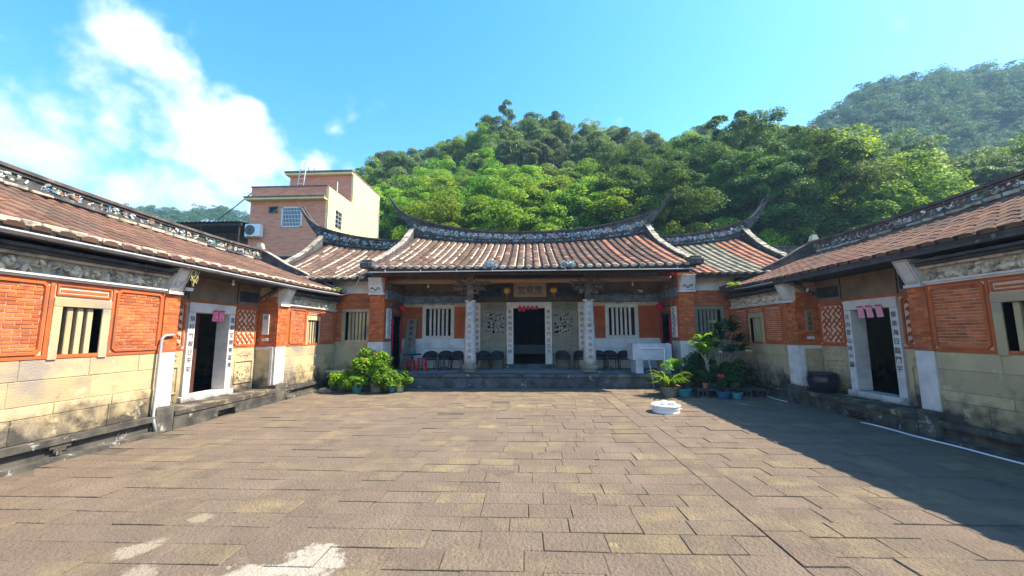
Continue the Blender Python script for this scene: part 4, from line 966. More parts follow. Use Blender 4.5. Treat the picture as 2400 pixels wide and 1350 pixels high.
# ---------------------------------------------------------------- flanking halls either side of the main hall
for s, lab in ((-1, 'brown-tiled flanking hall between the main hall and the sunlit side house'), (1, 'flanking hall with orange and mossy roof tiles beside the shaded side house')):
    fl = thing('flanking_hall', lab, 'hall', (s*6.5, 14.0, 0))
    def zrS(x): return 5.22+.40*(max(0, abs(x)-5)/3.95)**2.2
    def zeS(x): return 3.46
    def posS(c, t): return (c, 12.0+4.0*t, 3.46+(zrS(c)-3.46)*t*(.84+.16*t))
    lo, hi = sorted((s*5.22, s*6.62)); hole = tuple(sorted((s*5.40, s*6.12)))+(1.47, 2.40)
    mb = MB().walls('y', 12.60, 12.85, lo, hi, 0, 3.5, [hole]); obj('wall', mb, m_mortar, fl)
    pb = MB(); fb = lambda h, z, d: (h, 12.60-d, z)
    a, b = sorted((s*5.23, s*6.2)); bricks_in(pb, fb, a, b, 2.56, 3.02, 9, .2, gap=.005)
    a, b = sorted((s*6.2, s*6.62)); bricks_in(pb, fb, a, b, 1.43, 3.02, 32, .2, gap=.005)
    obj('far_brickwork', pb, m_brick, fl, kind='stuff')
    obj('brick_string', MB().box(lo, hi, 12.575, 12.62, 2.515, 2.555), m_frame, fl)
    obj('plaster_band', MB().box(lo, hi, 12.57, 12.62, 3.03, 3.44), m_white, fl)
    a, b = hole[:2]
    wf = obj('window', MB().cbox(a-.12, b+.12, 12.565, 12.8, 2.40, 2.51, .006), m_gstone if s > 0 else m_ystone, fl); mw_ = m_gstone if s > 0 else m_ystone
    obj('window_jamb', MB().cbox(a-.12, a, 12.568, 12.8, 1.42, 2.40, .006), mw_, wf); obj('window_jamb', MB().cbox(b, b+.12, 12.568, 12.8, 1.42, 2.40, .006), mw_, wf)
    for i in range(5):
        xc = a+(b-a)*(i+1)/6; obj('window_bar', MB().cbox(xc-.04, xc+.04, 12.62, 12.7, 1.42, 2.40, .012), mw_, wf)
    obj('stone_wall', MB().cbox(lo, hi, 12.58, 12.7, .3, 1.415, .01), m_gstone if s > 0 else m_ystone, fl); obj('stone_foot', MB().cbox(lo, hi, 12.45, 12.7, -.01, .298, .01), m_base, fl)
    obj('shell', MB().box(s*8.8, s*8.95, 12.86, 20, 0, 3.9).box(s*5.2, s*8.8, 19.8, 20, 0, 3.9).box(s*6.63, s*8.95, 12.62, 12.85, 0, 3.4), m_dark, fl)
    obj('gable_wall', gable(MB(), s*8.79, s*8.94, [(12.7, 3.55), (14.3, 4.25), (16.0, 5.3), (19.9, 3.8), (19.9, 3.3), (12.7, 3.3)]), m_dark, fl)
    cols = np.arange(5.36, 8.75, .262); cols = np.sort(s*cols)
    if s < 0: pick = [t_br]*len(cols)
    else: pick = [(t_or if (i < 3 or i > len(cols)-5) else t_gr) for i in range(len(cols))]
    swallow_roof(fl, posS, *sorted((s*5.16, s*8.92)), 12.0, 16.0, zeS, zrS, cols, 13, lambda ci, i: pick[ci], lambda c, i: True, [m_tile, m_tile_o, m_tile_g],
        [(s*8.92, s*10.02, 7.35, s)], [(s*8.92, s, m_verge)], lambda x: zrS(x)+.46+.22*(max(0, abs(x)-5)/3.95)**2.4, 150, (4, 4, 0, 2), point_p=(.7 if s < 0 else 0))
# small house ridges farther back
for s, lab, xa, xb, yb in ((-1, 'dark curved rear roof behind the sunlit side house', -14.2, -10.2, 19.5), (1, 'dark rear roof behind the shaded side house, white ridge end', 12.0, 15.6, 19.5)):
    rh = thing('rear_house', lab, 'house', ((xa+xb)/2, yb, 0))
    zt = lambda x: 5.55 + .05*((x-(xa+xb)/2)/1.8)**2 + (.30 if s > 0 else .15)
    xs2 = np.linspace(xa, xb, 13)
    obj('wall', MB().box(xa+.1, xb-.1, yb-2.2, yb+2.2, -.2, 4.2), m_cornice, rh)
    mb = MB(); mb.sheet([[(x, yb-2.6, 4.2) for x in xs2], [(x, yb, zt(x)-.35) for x in xs2], [(x, yb+2.6, 4.2) for x in xs2]]); rf = obj('roof', mb, m_pan, rh)
    tile_run(lambda c, t: (c, yb-2.6+2.6*t, 4.2+(zt(c)-.35-4.2)*t), np.arange(xa+.15, xb, .27), 9, lambda ci, i: t_or if s > 0 else t_br, rf, lambda c, i: False, [m_tile, m_tile_o], .36, .012)
    mb = MB(); mb.loft([[(x, yb-.15, zt(x)-.45), (x, yb+.15, zt(x)-.45), (x, yb+.15, zt(x)), (x, yb-.15, zt(x))] for x in xs2]); rg = obj('ridge', mb, m_ridge, rh)
    mb = MB(); mb.loft([[(x, yb-.2, zt(x)), (x, yb+.2, zt(x)), (x, yb+.2, zt(x)+.07), (x, yb-.2, zt(x)+.07)] for x in xs2]); obj('ridge_coping', mb, m_ridge_r, rg)
    mb = MB(); shards(mb, lambda t: ((xa+(xb-xa)*t, yb-.155, zt(xa+(xb-xa)*t)-.2), (0, 0, 1), (1, 0, 0)), (0, -1, 0), .1, 90, .06, (4, 4, 0, 2)); obj('shard_ornament', mb, m_shards, rg, kind='stuff')
    xe = xa if s < 0 else xb
    mb = MB(); mb.hexa([(xe-.2, yb-.2, zt(xe)-.3), (xe+.2, yb-.2, zt(xe)-.3), (xe+.2, yb+.2, zt(xe)-.3), (xe-.2, yb+.2, zt(xe)-.3), (xe-.12, yb-.1, zt(xe)+.5), (xe+.02, yb-.1, zt(xe)+.5), (xe+.02, yb+.1, zt(xe)+.5), (xe-.12, yb+.1, zt(xe)+.5)]); obj('ridge_end', mb, m_lime, rg)

# ---------------------------------------------------------------- modern brick-clad house behind
def clad_mat():
    M = bpy.data.materials.new('brick_cladding'); M.use_nodes = True; T = M.node_tree; N = T.nodes; L = T.links; b = N['Principled BSDF']; b.inputs['Roughness'].default_value = .7
    g = N.new('ShaderNodeNewGeometry'); sp = N.new('ShaderNodeSeparateXYZ'); L.new(g.outputs['Position'], sp.inputs[0])
    ad = N.new('ShaderNodeMath'); ad.operation = 'ADD'; L.new(sp.outputs[0], ad.inputs[0]); L.new(sp.outputs[1], ad.inputs[1])
    cb = N.new('ShaderNodeCombineXYZ'); L.new(ad.outputs[0], cb.inputs[0]); L.new(sp.outputs[2], cb.inputs[1])
    br = N.new('ShaderNodeTexBrick'); L.new(cb.outputs[0], br.inputs['Vector']); br.inputs['Scale'].default_value = 1.0; br.inputs['Brick Width'].default_value = .42; br.inputs['Row Height'].default_value = .115; br.inputs['Mortar Size'].default_value = .012
    br.inputs['Color1'].default_value = (.74, .26, .14, 1); br.inputs['Color2'].default_value = (.58, .175, .095, 1); br.inputs['Mortar'].default_value = (.62, .36, .25, 1); br.inputs['Bias'].default_value = -.1
    L.new(br.outputs['Color'], b.inputs['Base Color']); bp = N.new('ShaderNodeBump'); bp.inputs['Strength'].default_value = .5; bp.inputs['Distance'].default_value = .02; L.new(br.outputs['Fac'], bp.inputs['Height']); bp.invert = True; L.new(bp.outputs[0], b.inputs['Normal']); return M
m_clad = clad_mat(); m_yel = mat('yellow_render', (.82, .66, .33), (.77, .61, .31), 1.5, .03, .9, .1, 30, stain=(.6, .46, .24), stain_amt=.3)
m_conc = mat('grey_concrete', (.20, .18, .17), (.11, .10, .10), 3, .05, .9, .3, 20)
m_glass = mat('dark_glass', (.05, .06, .08), None, 3, 0, .15, spec=.6)
bh = thing('brick_house', 'modern house, red brick front and sunlit yellow side wall, on the slope behind', 'house', (-16, 26, 0))
X0, X1, Y0, YM, Y1 = -18.5, -13.3, 24.0, 27.4, 32.5
big = (-16.32, -14.92, 8.72, 10.08); sml = (-17.22, -16.62, 9.68, 10.15)
mb = MB().walls('y', Y0, Y0+.25, X0, X1-.06, -1, 10.55, [big, sml]); fw = obj('front_wall', mb, m_clad, bh)
obj('side_wall', MB().walls('x', X1-.06, X1+.1, Y0+.02, YM, -1, 11.45, [(25.0, 25.9, 8.95, 10.2)]).box(X1-.06, X1+.1, YM, Y1, -1, 13.85), m_yel, bh)
obj('rear_block', MB().box(X0+.02, X0+.2, Y0+.25, Y1, -1, 10.5).box(X0+.35, X1-.065, YM, Y1, 10.0, 13.70).box(X0+.2, X1-.07, Y1-.2, Y1, -1, 10.5), m_clad, bh)
obj('parapet', MB().box(X0, X1-.065, Y0+.0, Y0+.2, 10.75, 11.48), m_clad, bh); obj('parapet_coping', MB().box(X0-.04, X1+.0, Y0-.04, Y0+.24, 11.48, 11.56), m_conc, bh)
rs = obj('roof_slab', MB().box(X0-.25, X1+.02, Y0-.4, Y0+.26, 10.66, 10.75), m_conc, bh); obj('slab_soffit', MB().box(X0-.2, X1+.0, Y0-.36, Y0+.2, 10.53, 10.655), m_yel, rs)
rs = obj('roof_slab', MB().box(X0+.05, X1+.12, YM-.32, Y1+.1, 13.86, 14.0), m_conc, bh); obj('slab_soffit', MB().box(X0+.12, X1+.08, YM-.28, Y1, 13.71, 13.855), m_yel, rs)
obj('terrace', MB().box(X0+.2, X1-.06, Y0+.2, YM, 10.4, 10.5), m_conc, bh)
def win(W, grid):
    a, b, z0, z1 = W; w = obj('window', MB().box(a, b, Y0+.14, Y0+.16, z0, z1), m_glass, bh)
    mb = MB(); mb.box(a, b, Y0-.04, Y0+.06, z1-.07, z1).box(a, b, Y0-.04, Y0+.06, z0, z0+.07).box(a, a+.07, Y0-.04, Y0+.06, z0, z1).box(b-.07, b, Y0-.04, Y0+.06, z0, z1); obj('window_frame', mb, m_metal if grid else m_conc, w)
    if grid:
        for i in range(1, 14): obj('window_bar', MB().box(a+(b-a)*i/14-.012, a+(b-a)*i/14+.012, Y0-.06, Y0-.041, z0, z1), m_metal, w)
        for i in range(1, 5): obj('window_rail', MB().box(a, b, Y0-.08, Y0-.061, z0+(z1-z0)*i/5-.015, z0+(z1-z0)*i/5+.015), m_metal, w)
win(big, True); win(sml, False)
w = obj('window', MB().box(X1-.03, X1-.01, 25.0, 25.9, 8.95, 10.2), m_glass, bh)
for i in range(5): obj('window_rail', MB().box(X1-.01, X1+.08, 25.0, 25.9, 8.95+.31*i-.02, 8.95+.31*i+.02), m_pvc, w)
obj('window_bar', MB().box(X1-.01, X1+.09, 25.43, 25.47, 8.95, 10.2), m_pvc, w)
for q in (0, .42):
    mb = MB(); xq = -17.0+q; mb.tube([(xq-.05, YM-.9, 11.6), (xq+.1, YM-.85, 13.6), (xq+.22, YM-.8, 14.5), (xq+.32, YM-.6, 14.62), (xq+.42, YM-.3, 14.4), (xq+.42, YM-.25, 14.0)], .035, 6); obj('ladder_rail', mb, m_metal, bh, smooth=True)
for i in range(6): obj('ladder_rung', MB().tube([(-16.97+.05*i*.4, YM-.88, 12.0+.38*i), (-16.55+.05*i*.4, YM-.88, 12.0+.38*i)], .02, 5), m_metal, bh)
obj('downpipe', MB().tube([(X1+.14, Y1-.2, 6), (X1+.14, Y1-.2, 13.5)], .05, 6), m_pvc, bh)
obj('vent_pipe', MB().tube([(X1-.4, YM-1.4, 10.5), (X1-.4, YM-1.4, 12.6)], .03, 6), m_metal, bh)
ac = thing('air_conditioner', 'white outdoor air conditioner unit on the brick house corner', 'air conditioner', (-18.0, 23.75, 7.95))
obj('casing', MB().cbox(-18.45, -17.45, 23.55, 23.95, 8.02, 8.85, .03), m_metal, ac)
mb = MB()
for k in range(5): mb.tube([(-18.08+(.33-.06*k)*math.cos(t), 23.53, 8.44+(.33-.06*k)*math.sin(t)) for t in np.linspace(0, 6.283, 17)], .01, 4)
obj('fan_grille', mb, m_pvc, ac); obj('fan', MB().tube([(-18.08, 23.545, 8.44), (-18.08, 23.549, 8.44)], .33, 20), m_dark, ac)
obj('wall_bracket', MB().box(-18.4, -18.34, 23.55, 24.0, 7.95, 8.02).box(-17.6, -17.54, 23.55, 24.0, 7.95, 8.02), m_pvc, ac)
sh = thing('lean_to_shed', 'dark corrugated lean-to roof on posts left of the brick house', 'shed', (-21.2, 25, 0))
mb = MB(); mb.sheet([[(x, y, z+.03*math.sin(x*21)) for x in np.arange(-24.4, -18.52, .075)] for y, z in ((23.2, 8.95), (27.5, 9.35))]); obj('roof', mb, m_fascia, sh)
for x in (-24.0, -21.3, -18.75): obj('post', MB().tube([(x, 23.5, -.3), (x, 23.5, 8.95)], .06, 8), m_timber, sh)
obj('wall', MB().box(-24.2, -18.55, 27.2, 27.4, -.3, 9.3), m_conc, sh)
obj('beam', MB().box(-24.3, -18.6, 23.42, 23.56, 8.72, 8.9), m_timber, sh)
mb = MB(); A, B = Vector((-18.4, 24.1, 11.3)), Vector((-62, 60, 19)); mb.tube([A.lerp(B, t)+Vector((0, 0, -4*2.0*t*(1-t))) for t in np.linspace(0, 1, 14)], .035, 4)
tag(obj('power_cable', mb, m_fascia), 'thin dark cable running from the brick house to the far hill', 'cable')

# ---------------------------------------------------------------- trees
l_bright = leaf_mat('bright_leaf', (.23, .36, .022), (.095, .20, .02), .5, .02, .34, .6)
l_dark = leaf_mat('dark_leaf', (.10, .185, .024), (.048, .115, .024), .45, .015, .28, .6)
l_grey = leaf_mat('grey_green_leaf', (.165, .235, .060), (.082, .145, .045), .40, .015, .28, .6)
l_yel = leaf_mat('yellow_green_leaf', (.26, .40, .03), (.18, .32, .03), .35, .012, .4, .6)
m_bark = mat('dark_bark', (.075, .06, .045), (.045, .038, .03), 6, .1, .95, .5, 20)
m_pale = mat('pale_bark', (.40, .36, .30), (.28, .25, .20), 4, .1, .9, .3, 20)
def leaf_cloud(rs, centres, radii, per, size, flat=.75, droop=0.0, up=.6):
    """leaf quads gathered in tufts on the skin of many small clumps"""
    C = np.asarray(centres); Rr = np.asarray(radii); n = len(C)*per
    ci = np.repeat(np.arange(len(C)), per)
    d = rs.normal(size=(n, 3)); d[:, 2] = np.abs(d[:, 2])*1.0 + rs.normal(size=n)*.35; d /= np.linalg.norm(d, axis=1)[:, None]
    rad = Rr[ci]*(.55+.5*rs.random(n)**.6)
    p = C[ci] + d*rad[:, None]*np.array([1, 1, flat])
    nrm = d*.6 + rs.normal(size=(n, 3))*.45 + np.array([0, 0, up]); nrm /= np.linalg.norm(nrm, axis=1)[:, None]
    t = np.cross(nrm, rs.normal(size=(n, 3))); t /= np.linalg.norm(t, axis=1)[:, None]; b = np.cross(nrm, t)
    sz = size*(.6+.8*rs.random(n)); L_ = (t*sz[:, None]); W_ = b*(sz*.48)[:, None]; dr = np.zeros((n, 3)); dr[:, 2] = -droop*sz
    V = np.empty((n, 4, 3)); V[:, 0] = p-L_*.5; V[:, 1] = p+W_*.5-nrm*(sz*.06)[:, None]; V[:, 2] = p+L_*.55+dr; V[:, 3] = p-W_*.5-nrm*(sz*.06)[:, None]
    return V.reshape(-1, 3), np.arange(n*4).reshape(-1, 4)
def tree_proto(name, seed, H, crown_r, crown_lo, nclump, per, leaf, lm, bark, tr=.22, shape='round', clump=(.9, 1.5), droop=0., limbs=6):
    rs = np.random.RandomState(seed); root = raw(name, None); mb = MB(); q = random.Random(seed)
    hz_ = H*(crown_lo+(1-crown_lo)*.55); lean = (q.uniform(-.4, .4), q.uniform(-.4, .4))
    pts = [(lean[0]*t*t*1.5+.12*math.sin(t*5+seed), lean[1]*t*t*1.5, hz_*1.12*t) for t in np.linspace(0, 1, 8)]
    mb.tube(pts, [tr*(1-.75*t)+.02 for t in np.linspace(0, 1, 8)], 8)
    cen, rad = [], []
    for i in range(nclump):
        while True:
            v = rs.uniform(-1, 1, 3)
            rr_ = np.linalg.norm(v)
            if rr_ > 1: continue
            if shape == 'round' and rr_ < .45: continue
            if shape == 'tall' and rr_ < .2: continue
            break
        zc = crown_lo*H + (H-crown_lo*H)*(v[2]*.5+.5); k = 1.0
        if shape == 'tall': k = .55+.45*math.sin(math.pi*min(1, max(0, (v[2]*.5+.5))))
        cen.append((lean[0]+v[0]*crown_r*k, lean[1]+v[1]*crown_r*k, zc)); rad.append(rs.uniform(*clump))
    for i in range(limbs):
        c = cen[i*len(cen)//limbs]; z0 = hz_*q.uniform(.35, .85); t0 = z0/(hz_*1.12); bp = (lean[0]*t0*t0*1.5, lean[1]*t0*t0*1.5, z0)
        mid = tuple((bp[k]*.5+c[k]*.5)+(.0 if k < 2 else -.25) for k in range(3))
        mb.tube([bp, mid, c], [tr*.5, tr*.3, tr*.1], 6)
    obj('trunk', mb, bark, root, smooth=True)
    V, F_ = leaf_cloud(rs, cen, rad, per, leaf, .72, droop)
    obj('crown', soup('crown', V, F_, [lm]), lm, root)
    return root
P = {}
P['bright'] = [tree_proto('broadleaf_tree', 11+i, 10, 3.4, .18, 64, 480, .205, l_bright, m_bark, .2, 'round', (.55, 1.35)) for i in range(3)]
P['dark'] = [tree_proto('broadleaf_tree', 31+i, 16, 5.4, .34, 135, 380, .225, l_dark, m_bark, .38, 'round', (.45, 1.5), limbs=16) for i in range(3)]
P['grey'] = [tree_proto('acacia_tree', 51+i, 11, 3.3, .38, 46, 360, .23, l_grey, m_pale, .17, 'tall', (.55, 1.2), .5, 12) for i in range(3)]
P['shrub'] = [tree_proto('leafy_shrub', 71+i, 4.0, 2.2, .08, 40, 420, .12, l_yel, m_bark, .07, 'round', (.5, .9)) for i in range(2)]
P['gum'] = [tree_proto('eucalyptus_tree', 91, 17, 2.2, .62, 26, 260, .24, l_grey, m_pale, .2, 'tall', (.55, .95), .9, 10)]
USED = set()
LAB = {'bright': ('bright green broadleaf tree in the sunny thicket behind the halls', 'bright trees behind the halls'),
       'dark': ('tall dark green tree in the grove behind the shaded houses', 'dark grove trees'),
       'grey': ('grey green acacia tree with pale stem on the wooded hill', 'acacias on the hill'),
       'shrub': ('low yellow green shrub just behind the hall roofs', 'shrubs behind the roofs'),
       'hill': ('bright green broadleaf tree among the acacias on the wooded hill', 'broadleaf trees on the hill'),
       'edge': ('bright green tree at the sunny edge of the dark grove', 'bright trees at the grove edge'),
       'gum': ('slim eucalyptus with pale trunk rising above the hill crest', None)}
def plant(kind, x, y, scale, k=None, zoff=0.0, label=None, wide=1.0, zone=None):
    pr = P[kind][rnd.randrange(len(P[kind])) if k is None else k]
    if pr.name in USED: o = copy_tree(pr)
    else: o = pr; USED.add(pr.name)
    o.location = (x, y, float(terrain(x, y))-.15+zoff); o.rotation_euler = (0, 0, rnd.random()*6.28); wv = wide*rnd.uniform(.85, 1.15); o.scale = (scale*wv, scale*wv, scale)
    lb, gp = LAB[zone or kind]; tag(o, label or lb, 'shrub' if kind == 'shrub' else 'tree')
    if gp and not label: o['group'] = gp
    elif 'group' in o.keys(): del o['group']
    return o
HH = {'bright': 10.6, 'dark': 17, 'grey': 11.7, 'shrub': 4.6, 'gum': 17.6}
def plant_top(kind, u, e, y, **k):
    y = y + {'shrub': 5.0, 'bright': 5.0, 'dark': 4.5}.get(kind, 0)      # tree whose top reaches slope e (rise over depth) when standing at depth y
    x = u*y; H = 1.65+e*y-float(terrain(x, y))+.15; plant(kind, x, y, H/HH[kind], **k)
# sunny thicket behind the main hall
for (u, e, y) in ((-.40, .37, 42), (-.345, .38, 36), (-.29, .40, 33), (-.265, .35, 25), (-.22, .40, 27), (-.17, .38, 23), (-.13, .42, 29), (-.07, .44, 27), (-.03, .39, 23), (.02, .42, 28), (.07, .39, 25), (.10, .42, 31), (.15, .41, 27), (.20, .42, 29), (.24, .40, 25), (.28, .41, 30), (-.48, .40, 38), (-.40, .41, 36), (-.33, .43, 38), (-.25, .44, 36), (-.18, .45, 38), (-.1, .46, 37), (0, .46, 36), (.08, .46, 37), (.16, .46, 38), (.24, .46, 37)):
    plant_top('bright', u+rnd.gauss(0, .006), e, y, wide=1.0)
for (u, e, y) in ((-.32, .28, 22.5), (-.25, .27, 21.5), (-.18, .285, 21), (-.12, .29, 21.5), (-.05, .295, 21), (.02, .29, 21.5), (.08, .285, 21), (.15, .29, 21.5), (.22, .30, 21.5), (.52, .31, 24), (.46, .33, 25), (.57, .30, 25), (.40, .33, 24)):
    plant_top('shrub', u, e, y, wide=.66)
# dark grove to the right
for (u, e, y, kd) in ((.30, .50, 33, 'dark'), (.40, .545, 34, 'dark'), (.26, .46, 28, 'dark'), (.345, .46, 26, 'dark'), (.47, .53, 29, 'dark'), (.555, .585, 33, 'dark'), (.645, .59, 32, 'dark'), (.60, .50, 26, 'dark'), (.735, .56, 34, 'dark'), (.70, .50, 25.5, 'dark'), (.80, .49, 31, 'dark'),
                      (.815, .505, 28, 'bright'), (.90, .50, 30, 'bright'), (.93, .42, 26, 'bright'), (.86, .42, 25, 'bright'), (1.0, .40, 28, 'bright'), (.76, .40, 24, 'bright'), (1.02, .50, 44, 'grey'), (1.10, .47, 38, 'grey'), (1.18, .49, 42, 'bright'), (1.28, .52, 36, 'bright'), (1.38, .55, 38, 'bright'), (1.16, .42, 33, 'bright'), (1.24, .44, 33, 'dark'), (1.08, .40, 33, 'bright'), (1.34, .46, 31, 'dark'), (.97, .52, 50, 'grey')):
    plant_top(kd, u, e*(1+.05*math.sin(u*47)), y, zone='edge' if kd == 'bright' else None)
plant_top('gum', -.052, .655, 70, label='slim eucalyptus with pale trunk, tallest tree on the hill crest')
plant_top('gum', -.015, .600, 72, label='second slim eucalyptus beside the tallest one on the crest')
plant_top('gum', -.036, .545, 47, label='pale forked eucalyptus standing out of the thicket below the crest')
plant_top('gum', -.155, .505, 46, label='leaning pale eucalyptus on the slope beside the forked one')
plant_top('gum', .055, .52, 49, label='pale eucalyptus on the slope on the far side of the forked one')
# wooded hill
rsH = random.Random(5); placed = []
tries = 0
while len(placed) < 115 and tries < 4000:
    tries += 1; y = rsH.uniform(40, 80); u = rsH.uniform(-.58, .98); x = u*y
    if any((x-a)**2+(y-b)**2 < 3.1**2 for a, b in placed): continue
    if u > .35 and y < 52: continue
    placed.append((x, y))
for (x, y) in placed:
    kd = 'grey' if rsH.random() < .72 else 'bright'
    plant(kd, x, y, rsH.uniform(.72, 1.0), zone='hill' if kd == 'bright' else None)
for kd in P:
    for pr in P[kd]:
        if pr.name not in USED: plant(kd, 8+rnd.random()*6, 60, .8)
# distant woods: one mass each
def wood(name, label, cnt, u0, u1, y0, y1, seed, lm):
    rs = np.random.RandomState(seed); u = rs.uniform(u0, u1, cnt); y = rs.uniform(y0, y1, cnt); x = u*y; z = terrain(x, y)
    cen, rad = [], []
    for i in range(cnt):
        h = rs.uniform(4.5, 8.5); r = rs.uniform(2.2, 3.6)
        for k in range(9):
            a = rs.rand()*6.28; q = rs.rand()**.5*r*.8; cen.append((x[i]+q*math.cos(a), y[i]+q*math.sin(a), z[i]+h*(.55+.45*rs.rand()))); rad.append(r*rs.uniform(.32, .55))
    V, F_ = leaf_cloud(rs, cen, rad, 56, .52, .75); o = obj(name, soup(name, V, F_, [lm]), lm, kind='stuff'); o['label'] = label; o['category'] = 'woodland'
l_far = leaf_mat('far_leaf', (.085, .160, .050), (.050, .110, .045), .22, .01, .25, .7)
wood('hillside_wood', 'blue green wood covering the steep hill behind the shaded house', 900, .62, 1.65, 52, 150, 3, l_far)
wood('distant_wood', 'far wooded ridge under the clouds beyond the sunlit house', 480, -1.55, -.45, 120, 178, 4, l_far)

# ---------------------------------------------------------------- potted plants
m_pot = {'grey': mat('grey_pot', (.24, .22, .20), (.17, .155, .14), 8, .1, .9, .3, 40), 'teal': mat('teal_plastic', (.05, .27, .33), (.04, .22, .28), 6, .1, .4, spec=.5), 'blue': mat('blue_plastic', (.03, .12, .22), None, 6, .1, .4, spec=.5),
         'terra': mat('terracotta', (.42, .16, .09), (.34, .13, .08), 6, .1, .85), 'white': mat('white_pot', (.55, .54, .50), (.40, .39, .36), 6, .1, .7), 'green': mat('dark_green_pot', (.06, .11, .09), None, 6, .1, .5)}
l_pot = leaf_mat('ixora_leaf', (.20, .38, .022), (.12, .26, .02), .35, .01, .35); l_pot2 = leaf_mat('shade_darkened_leaf', (.045, .11, .03), (.03, .08, .028), .3, .01, .3); l_strap = leaf_mat('strap_leaf', (.20, .36, .02), (.13, .28, .02), .25, .01, .4)  # l_pot2: darker green, the shade on these plants is put into the colour
m_red = mat('red_petal', (.62, .05, .03), (.5, .03, .03), 8, .2, .6); m_orange = mat('orange_petal', (.70, .20, .03), (.62, .12, .03), 8, .2, .6); m_wpet = mat('white_petal', (.75, .78, .66), None, 8, .1, .6); m_soilp = mat('potting_soil', (.05, .04, .03), None, 9, 0, .95)
def pot(root, x, y, z, r, h, mt, rim=True):
    mb = MB(); mb.lathe([(r*.70, 0), (r*.74, .005), (r*.96, h*.86), (r*1.06, h*.87), (r*1.06, h), (r*.95, h), (r*.93, h*.9), (.01, h*.88)], (x, y, z), 18); p = obj('pot', mb, mt, root)
    obj('soil', MB().lathe([(r*.9, h*.89), (.01, h*.91)], (x, y, z), 14), m_soilp, p); return p
def leafy(root, c, r, n, size, lm, seed, flat=.8, clumps=14, z0=None):
    rs = np.random.RandomState(seed); cen = []
    for i in range(clumps):
        v = rs.normal(size=3); v /= np.linalg.norm(v); q = rs.rand()**.5*.75; cen.append((c[0]+v[0]*r[0]*q, c[1]+v[1]*r[1]*q, c[2]+v[2]*r[2]*q))
    V, F_ = leaf_cloud(rs, cen, rs.uniform(.28, .5, clumps)*min(r), n//clumps, size, flat, .1, .5); f_ = obj('foliage', soup('foliage', V, F_, [lm]), lm, root)
    mb = MB()
    for cc in cen[:9]: b = (c[0]+rnd.gauss(0, .02), c[1]+rnd.gauss(0, .02), z0 if z0 is not None else c[2]-r[2]); mb.tube([b, tuple((b[k]+cc[k])/2+rnd.gauss(0, .02) for k in range(3)), cc], [.009, .007, .004], 5)
    obj('stems', mb, m_bark, root, kind='stuff'); return cen
def flowers(root, pts, r, mt, name='flower'):
    for p in pts:
        mb = MB()
        for i in range(14):
            d = Vector((rnd.gauss(0, 1), rnd.gauss(0, 1), abs(rnd.gauss(0, 1)))).normalized(); mb.blob(Vector(p)+d*r*.7, (r*.42, r*.42, r*.2), 5, 3, d.to_track_quat('Z', 'Y').to_matrix())
        obj(name, mb, mt, root)
def straps(root, c, n, ln, wd, lm, rise=.8, seed=1):
    q = random.Random(seed); mb = MB()
    for i in range(n):
        a = 2*math.pi*i/n*1.618*2+q.gauss(0, .2); L_ = ln*q.uniform(.65, 1.1); rs_ = rise*q.uniform(.25, 1.25); d = Vector((math.cos(a), math.sin(a), 0)); e = Vector((-d.y, d.x, 0)); rows = []
        for t in np.linspace(0, 1, 6):
            p = Vector(c)+d*L_*t*.85+Vector((0, 0, L_*rs_*(t-.75*t*t))); w2 = wd*(.35+1.3*t*(1-t)*2.2)*(1-.85*t**4); rows.append([p-e*w2+Vector((0, 0, w2*.3)), p, p+e*w2+Vector((0, 0, w2*.3))])
        mb.sheet(rows)
    return obj('leaves', mb, lm, root, kind='stuff')
# left group in front of the platform end (sunlit)
GL = 'potted plants by the sunlit house'
def pp(label, x, y, pr, ph, pm, z=0.0): r = thing('potted_plant', label, 'plant', (x, y, z)); pot(r, x, y, z, pr, ph, pm); return r
r = pp('tall ixora bush with orange flowers in the large grey pot', -4.45, 11.25, .20, .26, m_pot['grey'])
leafy(r, (-4.68, 11.3, .66), (.74, .5, .66), 7000, .085, l_pot, 1, z0=.25, clumps=60); flowers(r, [(-4.72, 11.05, .95), (-4.5, 11.1, 1.1)], .035, m_orange)
r = pp('low bright bush in the blue green pot beside the large grey pot', -4.98, 11.15, .17, .22, m_pot['teal']); leafy(r, (-5.1, 11.1, .36), (.66, .45, .36), 4200, .08, l_pot, 2, z0=.2, clumps=40); flowers(r, [(-5.1, 10.95, .62)], .03, m_orange)
r = pp('outermost bush in a dark green pot next to the stone trough', -5.45, 11.2, .16, .2, m_pot['green']); leafy(r, (-5.45, 11.15, .34), (.46, .38, .34), 2000, .075, l_pot, 3, z0=.2, clumps=30)
r = pp('spreading bush in a small teal pot at the platform foot', -3.98, 11.2, .11, .16, m_pot['teal']); leafy(r, (-4.1, 11.08, .32), (.62, .42, .34), 4000, .075, l_pot, 4, z0=.15, clumps=40); flowers(r, [(-3.95, 11.0, .5)], .025, m_orange)
r = pp('bush in a white pot, last of the sunlit row', -3.78, 11.3, .12, .18, m_pot['white']); leafy(r, (-3.72, 11.35, .34), (.42, .34, .30), 1800, .07, l_pot, 5, z0=.17, clumps=26)
tr_ = thing('stone_trough', 'old stone pedestal with slab top in the corner by the pots', 'pedestal', (-5.85, 11.75, 0)); obj('slab', MB().cbox(-6.15, -5.5, 11.5, 12.0, .50, .58, .03, .01), m_cornice, tr_); obj('pedestal', MB().cbox(-6.05, -5.62, 11.58, 11.92, 0, .50, .03, .01), m_base, tr_)
tag(obj('stone_rubble', MB().blob((-5.9, 11.05, .06), (.14, .1, .09), 7, 5).blob((-5.72, 11.0, .05), (.09, .09, .08), 7, 5).blob((-6.02, 11.12, .05), (.09, .08, .07), 7, 5), m_cornice), 'small pale rubble lump on the paving near the stone pedestal', 'rubble')
